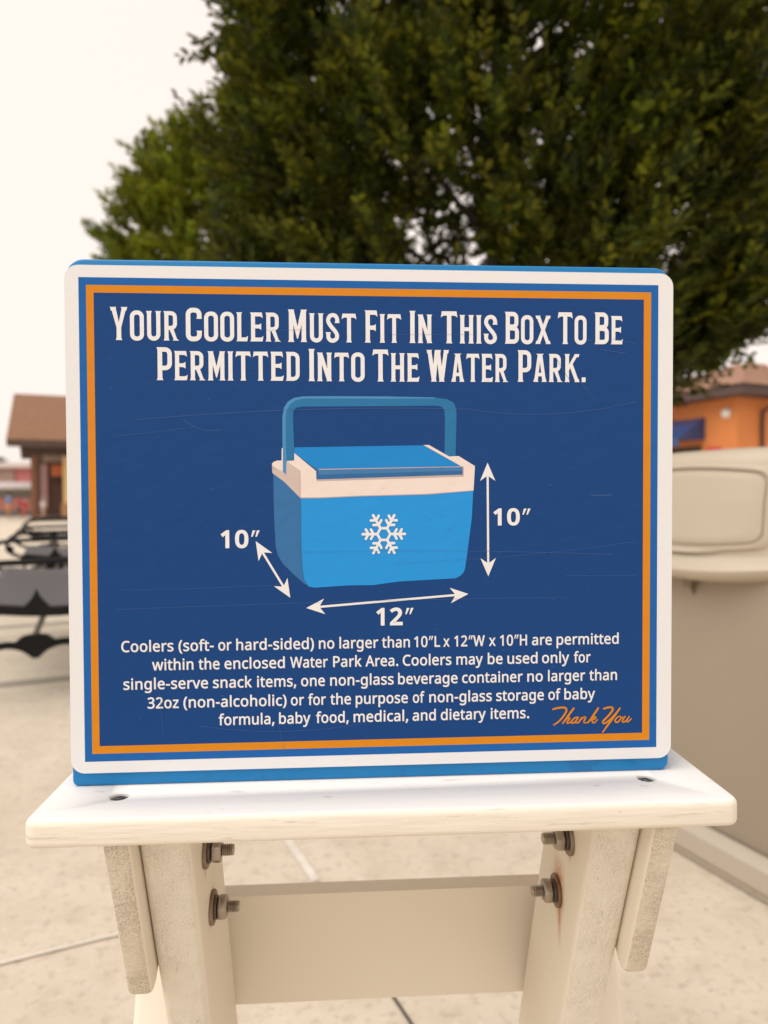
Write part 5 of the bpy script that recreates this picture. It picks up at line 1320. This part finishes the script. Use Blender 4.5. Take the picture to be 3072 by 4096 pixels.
# ================================================================== PEOPLE (far, small)
def skin_body(joints, edges, name, m, parent, sub=2):
    me = bpy.data.meshes.new(name)
    me.from_pydata([j[0] for j in joints], edges, [])
    o = bpy.data.objects.new(name, me); COL.objects.link(o)
    sk = o.modifiers.new('s', 'SKIN'); sk.use_smooth_shade = True
    for i, j in enumerate(joints):
        sv = me.skin_vertices[0].data[i]; sv.radius = j[1] if isinstance(j[1], tuple) else (j[1], j[1]); sv.use_root = (i == 0)
    ss = o.modifiers.new('u', 'SUBSURF'); ss.levels = sub; ss.render_levels = sub
    d_ = bpy.context.evaluated_depsgraph_get()
    m2 = bpy.data.meshes.new_from_object(o.evaluated_get(d_))
    bpy.data.objects.remove(o)
    m2.name = name; m2.materials.clear(); m2.materials.append(m)
    return link(bpy.data.objects.new(name, m2), parent)
eye_m = mat('eye_dark', (0.03, 0.02, 0.015), 0.3)
skin_c = mat('skin', (0.48, 0.26, 0.17), 0.55)
def person(loc, rz, h, label, shirt, bottom, hair, pose=0.0, skirt=False):
    t = empty('person', loc, rz); tag(t, label, 'person')
    s = h
    J = [((0, 0, .50 * s), .062 * s), ((0, 0, .60 * s), .058 * s), ((0, -.005 * s, .72 * s), .068 * s), ((0, 0, .80 * s), .050 * s), ((0, 0, .845 * s), .028 * s), ((0, -.008 * s, .88 * s), .042 * s), ((0, -.012 * s, .935 * s), .060 * s), ((0, -.004 * s, .985 * s), .034 * s)]
    Ed = [(i, i + 1) for i in range(7)]
    for sg in (-1, 1):
        i0 = len(J); st = pose * sg
        J += [((sg * .055 * s, 0, .46 * s), .052 * s), ((sg * .06 * s, -st * .08 * s, .27 * s), .036 * s), ((sg * .06 * s, st * .02 * s + .01 * s, .05 * s), .022 * s), ((sg * .065 * s, -.06 * s + st * .02 * s, .02 * s), .020 * s)]
        Ed += [(0, i0), (i0, i0 + 1), (i0 + 1, i0 + 2), (i0 + 2, i0 + 3)]
        i1 = len(J)
        J += [((sg * .105 * s, 0, .79 * s), .036 * s), ((sg * .14 * s, -.01 * s + st * .03 * s, .63 * s), .024 * s), ((sg * .145 * s, -.05 * s + st * .05 * s, .50 * s), .017 * s), ((sg * .145 * s, -.065 * s + st * .05 * s, .455 * s), .020 * s)]
        Ed += [(3, i1), (i1, i1 + 1), (i1 + 1, i1 + 2), (i1 + 2, i1 + 3)]
    body = skin_body(J, Ed, 'body', skin_c, t)
    # face: nose, eyes, ears set on the head
    for sg in (-1, 1):
        bm = bmesh.new()
        bmesh.ops.create_uvsphere(bm, u_segments=8, v_segments=6, radius=.008 * s, matrix=Matrix.Translation((sg * .022 * s, -.066 * s, .94 * s)))
        finish(bm, 'eye', eye_m, body)
    JS = [((0, 0, .52 * s), .074 * s), ((0, 0, .62 * s), .070 * s), ((0, -.005 * s, .73 * s), .078 * s), ((0, 0, .805 * s), .050 * s)]
    ES = [(0, 1), (1, 2), (2, 3)]
    for sg in (-1, 1):
        i1 = len(JS); JS += [((sg * .108 * s, 0, .79 * s), .046 * s), ((sg * .134 * s, -.008 * s, .68 * s), .040 * s)]; ES += [(3, i1), (i1, i1 + 1)]
    skin_body(JS, ES, 'shirt', shirt, t)
    JB = [((0, 0, .52 * s), .070 * s), ((0, 0, .46 * s), .072 * s)]; EB = [(0, 1)]
    for sg in (-1, 1):
        i1 = len(JB); JB += [((sg * .058 * s, 0, .42 * s), .060 * s), ((sg * .062 * s, -pose * sg * .06 * s, .29 * s), .052 * s)]; EB += [(1, i1), (i1, i1 + 1)]
    skin_body(JB, EB, 'shorts', bottom, t)
    bm = bmesh.new()
    bmesh.ops.create_uvsphere(bm, u_segments=16, v_segments=10, radius=.069 * s, matrix=Matrix.Translation((0, .008 * s, .955 * s)))
    for v in bm.verts:
        if v.co.y < -.03 * s and v.co.z < .965 * s: v.co.y = -.03 * s
    finish(bm, 'hair', hair, t, smooth=60)
    for sg in (-1, 1):
        bm = bmesh.new(); box(bm, sg * .065 * s - .028 * s, sg * .065 * s + .028 * s, -.105 * s, .035 * s, 0.001, .038 * s); bevel_all(bm, .012 * s, 2)
        finish(bm, 'shoe', whitep, t, smooth=60)
    return t
cl = lambda n, c: mat(n, c, 0.8)
hairb = cl('hair_brown', (0.07, 0.04, 0.025)); hairg = cl('hat_grey', (0.45, 0.43, 0.43))
person((-13.83, 30.0, 0), 2.4, 1.14, 'child in blue shirt and orange shorts walking on the far plaza', cl('shirt_blue', (0.13, 0.25, 0.52)), cl('shorts_orange', (0.55, 0.22, 0.05)), hairb, 0.5)
person((-13.52, 30.3, 0), 0.6, 0.98, 'child in rose shirt between the blue shirted child and the red one', cl('shirt_rose', (0.62, 0.13, 0.14)), cl('shorts_dark', (0.10, 0.09, 0.10)), hairb, 0.3)
person((-13.14, 29.9, 0), 3.4, 0.80, 'small child all in red with a grey hat beside the timber post', cl('shirt_red', (0.55, 0.012, 0.035)), cl('shorts_red', (0.55, 0.02, 0.045)), hairg, 0.4)
person((-11.87, 28.6, 0), 2.9, 0.86, 'small child in white shirt right of the timber post', cl('shirt_white', (0.60, 0.55, 0.54)), cl('shorts_tan', (0.34, 0.25, 0.20)), hairg, 0.2)
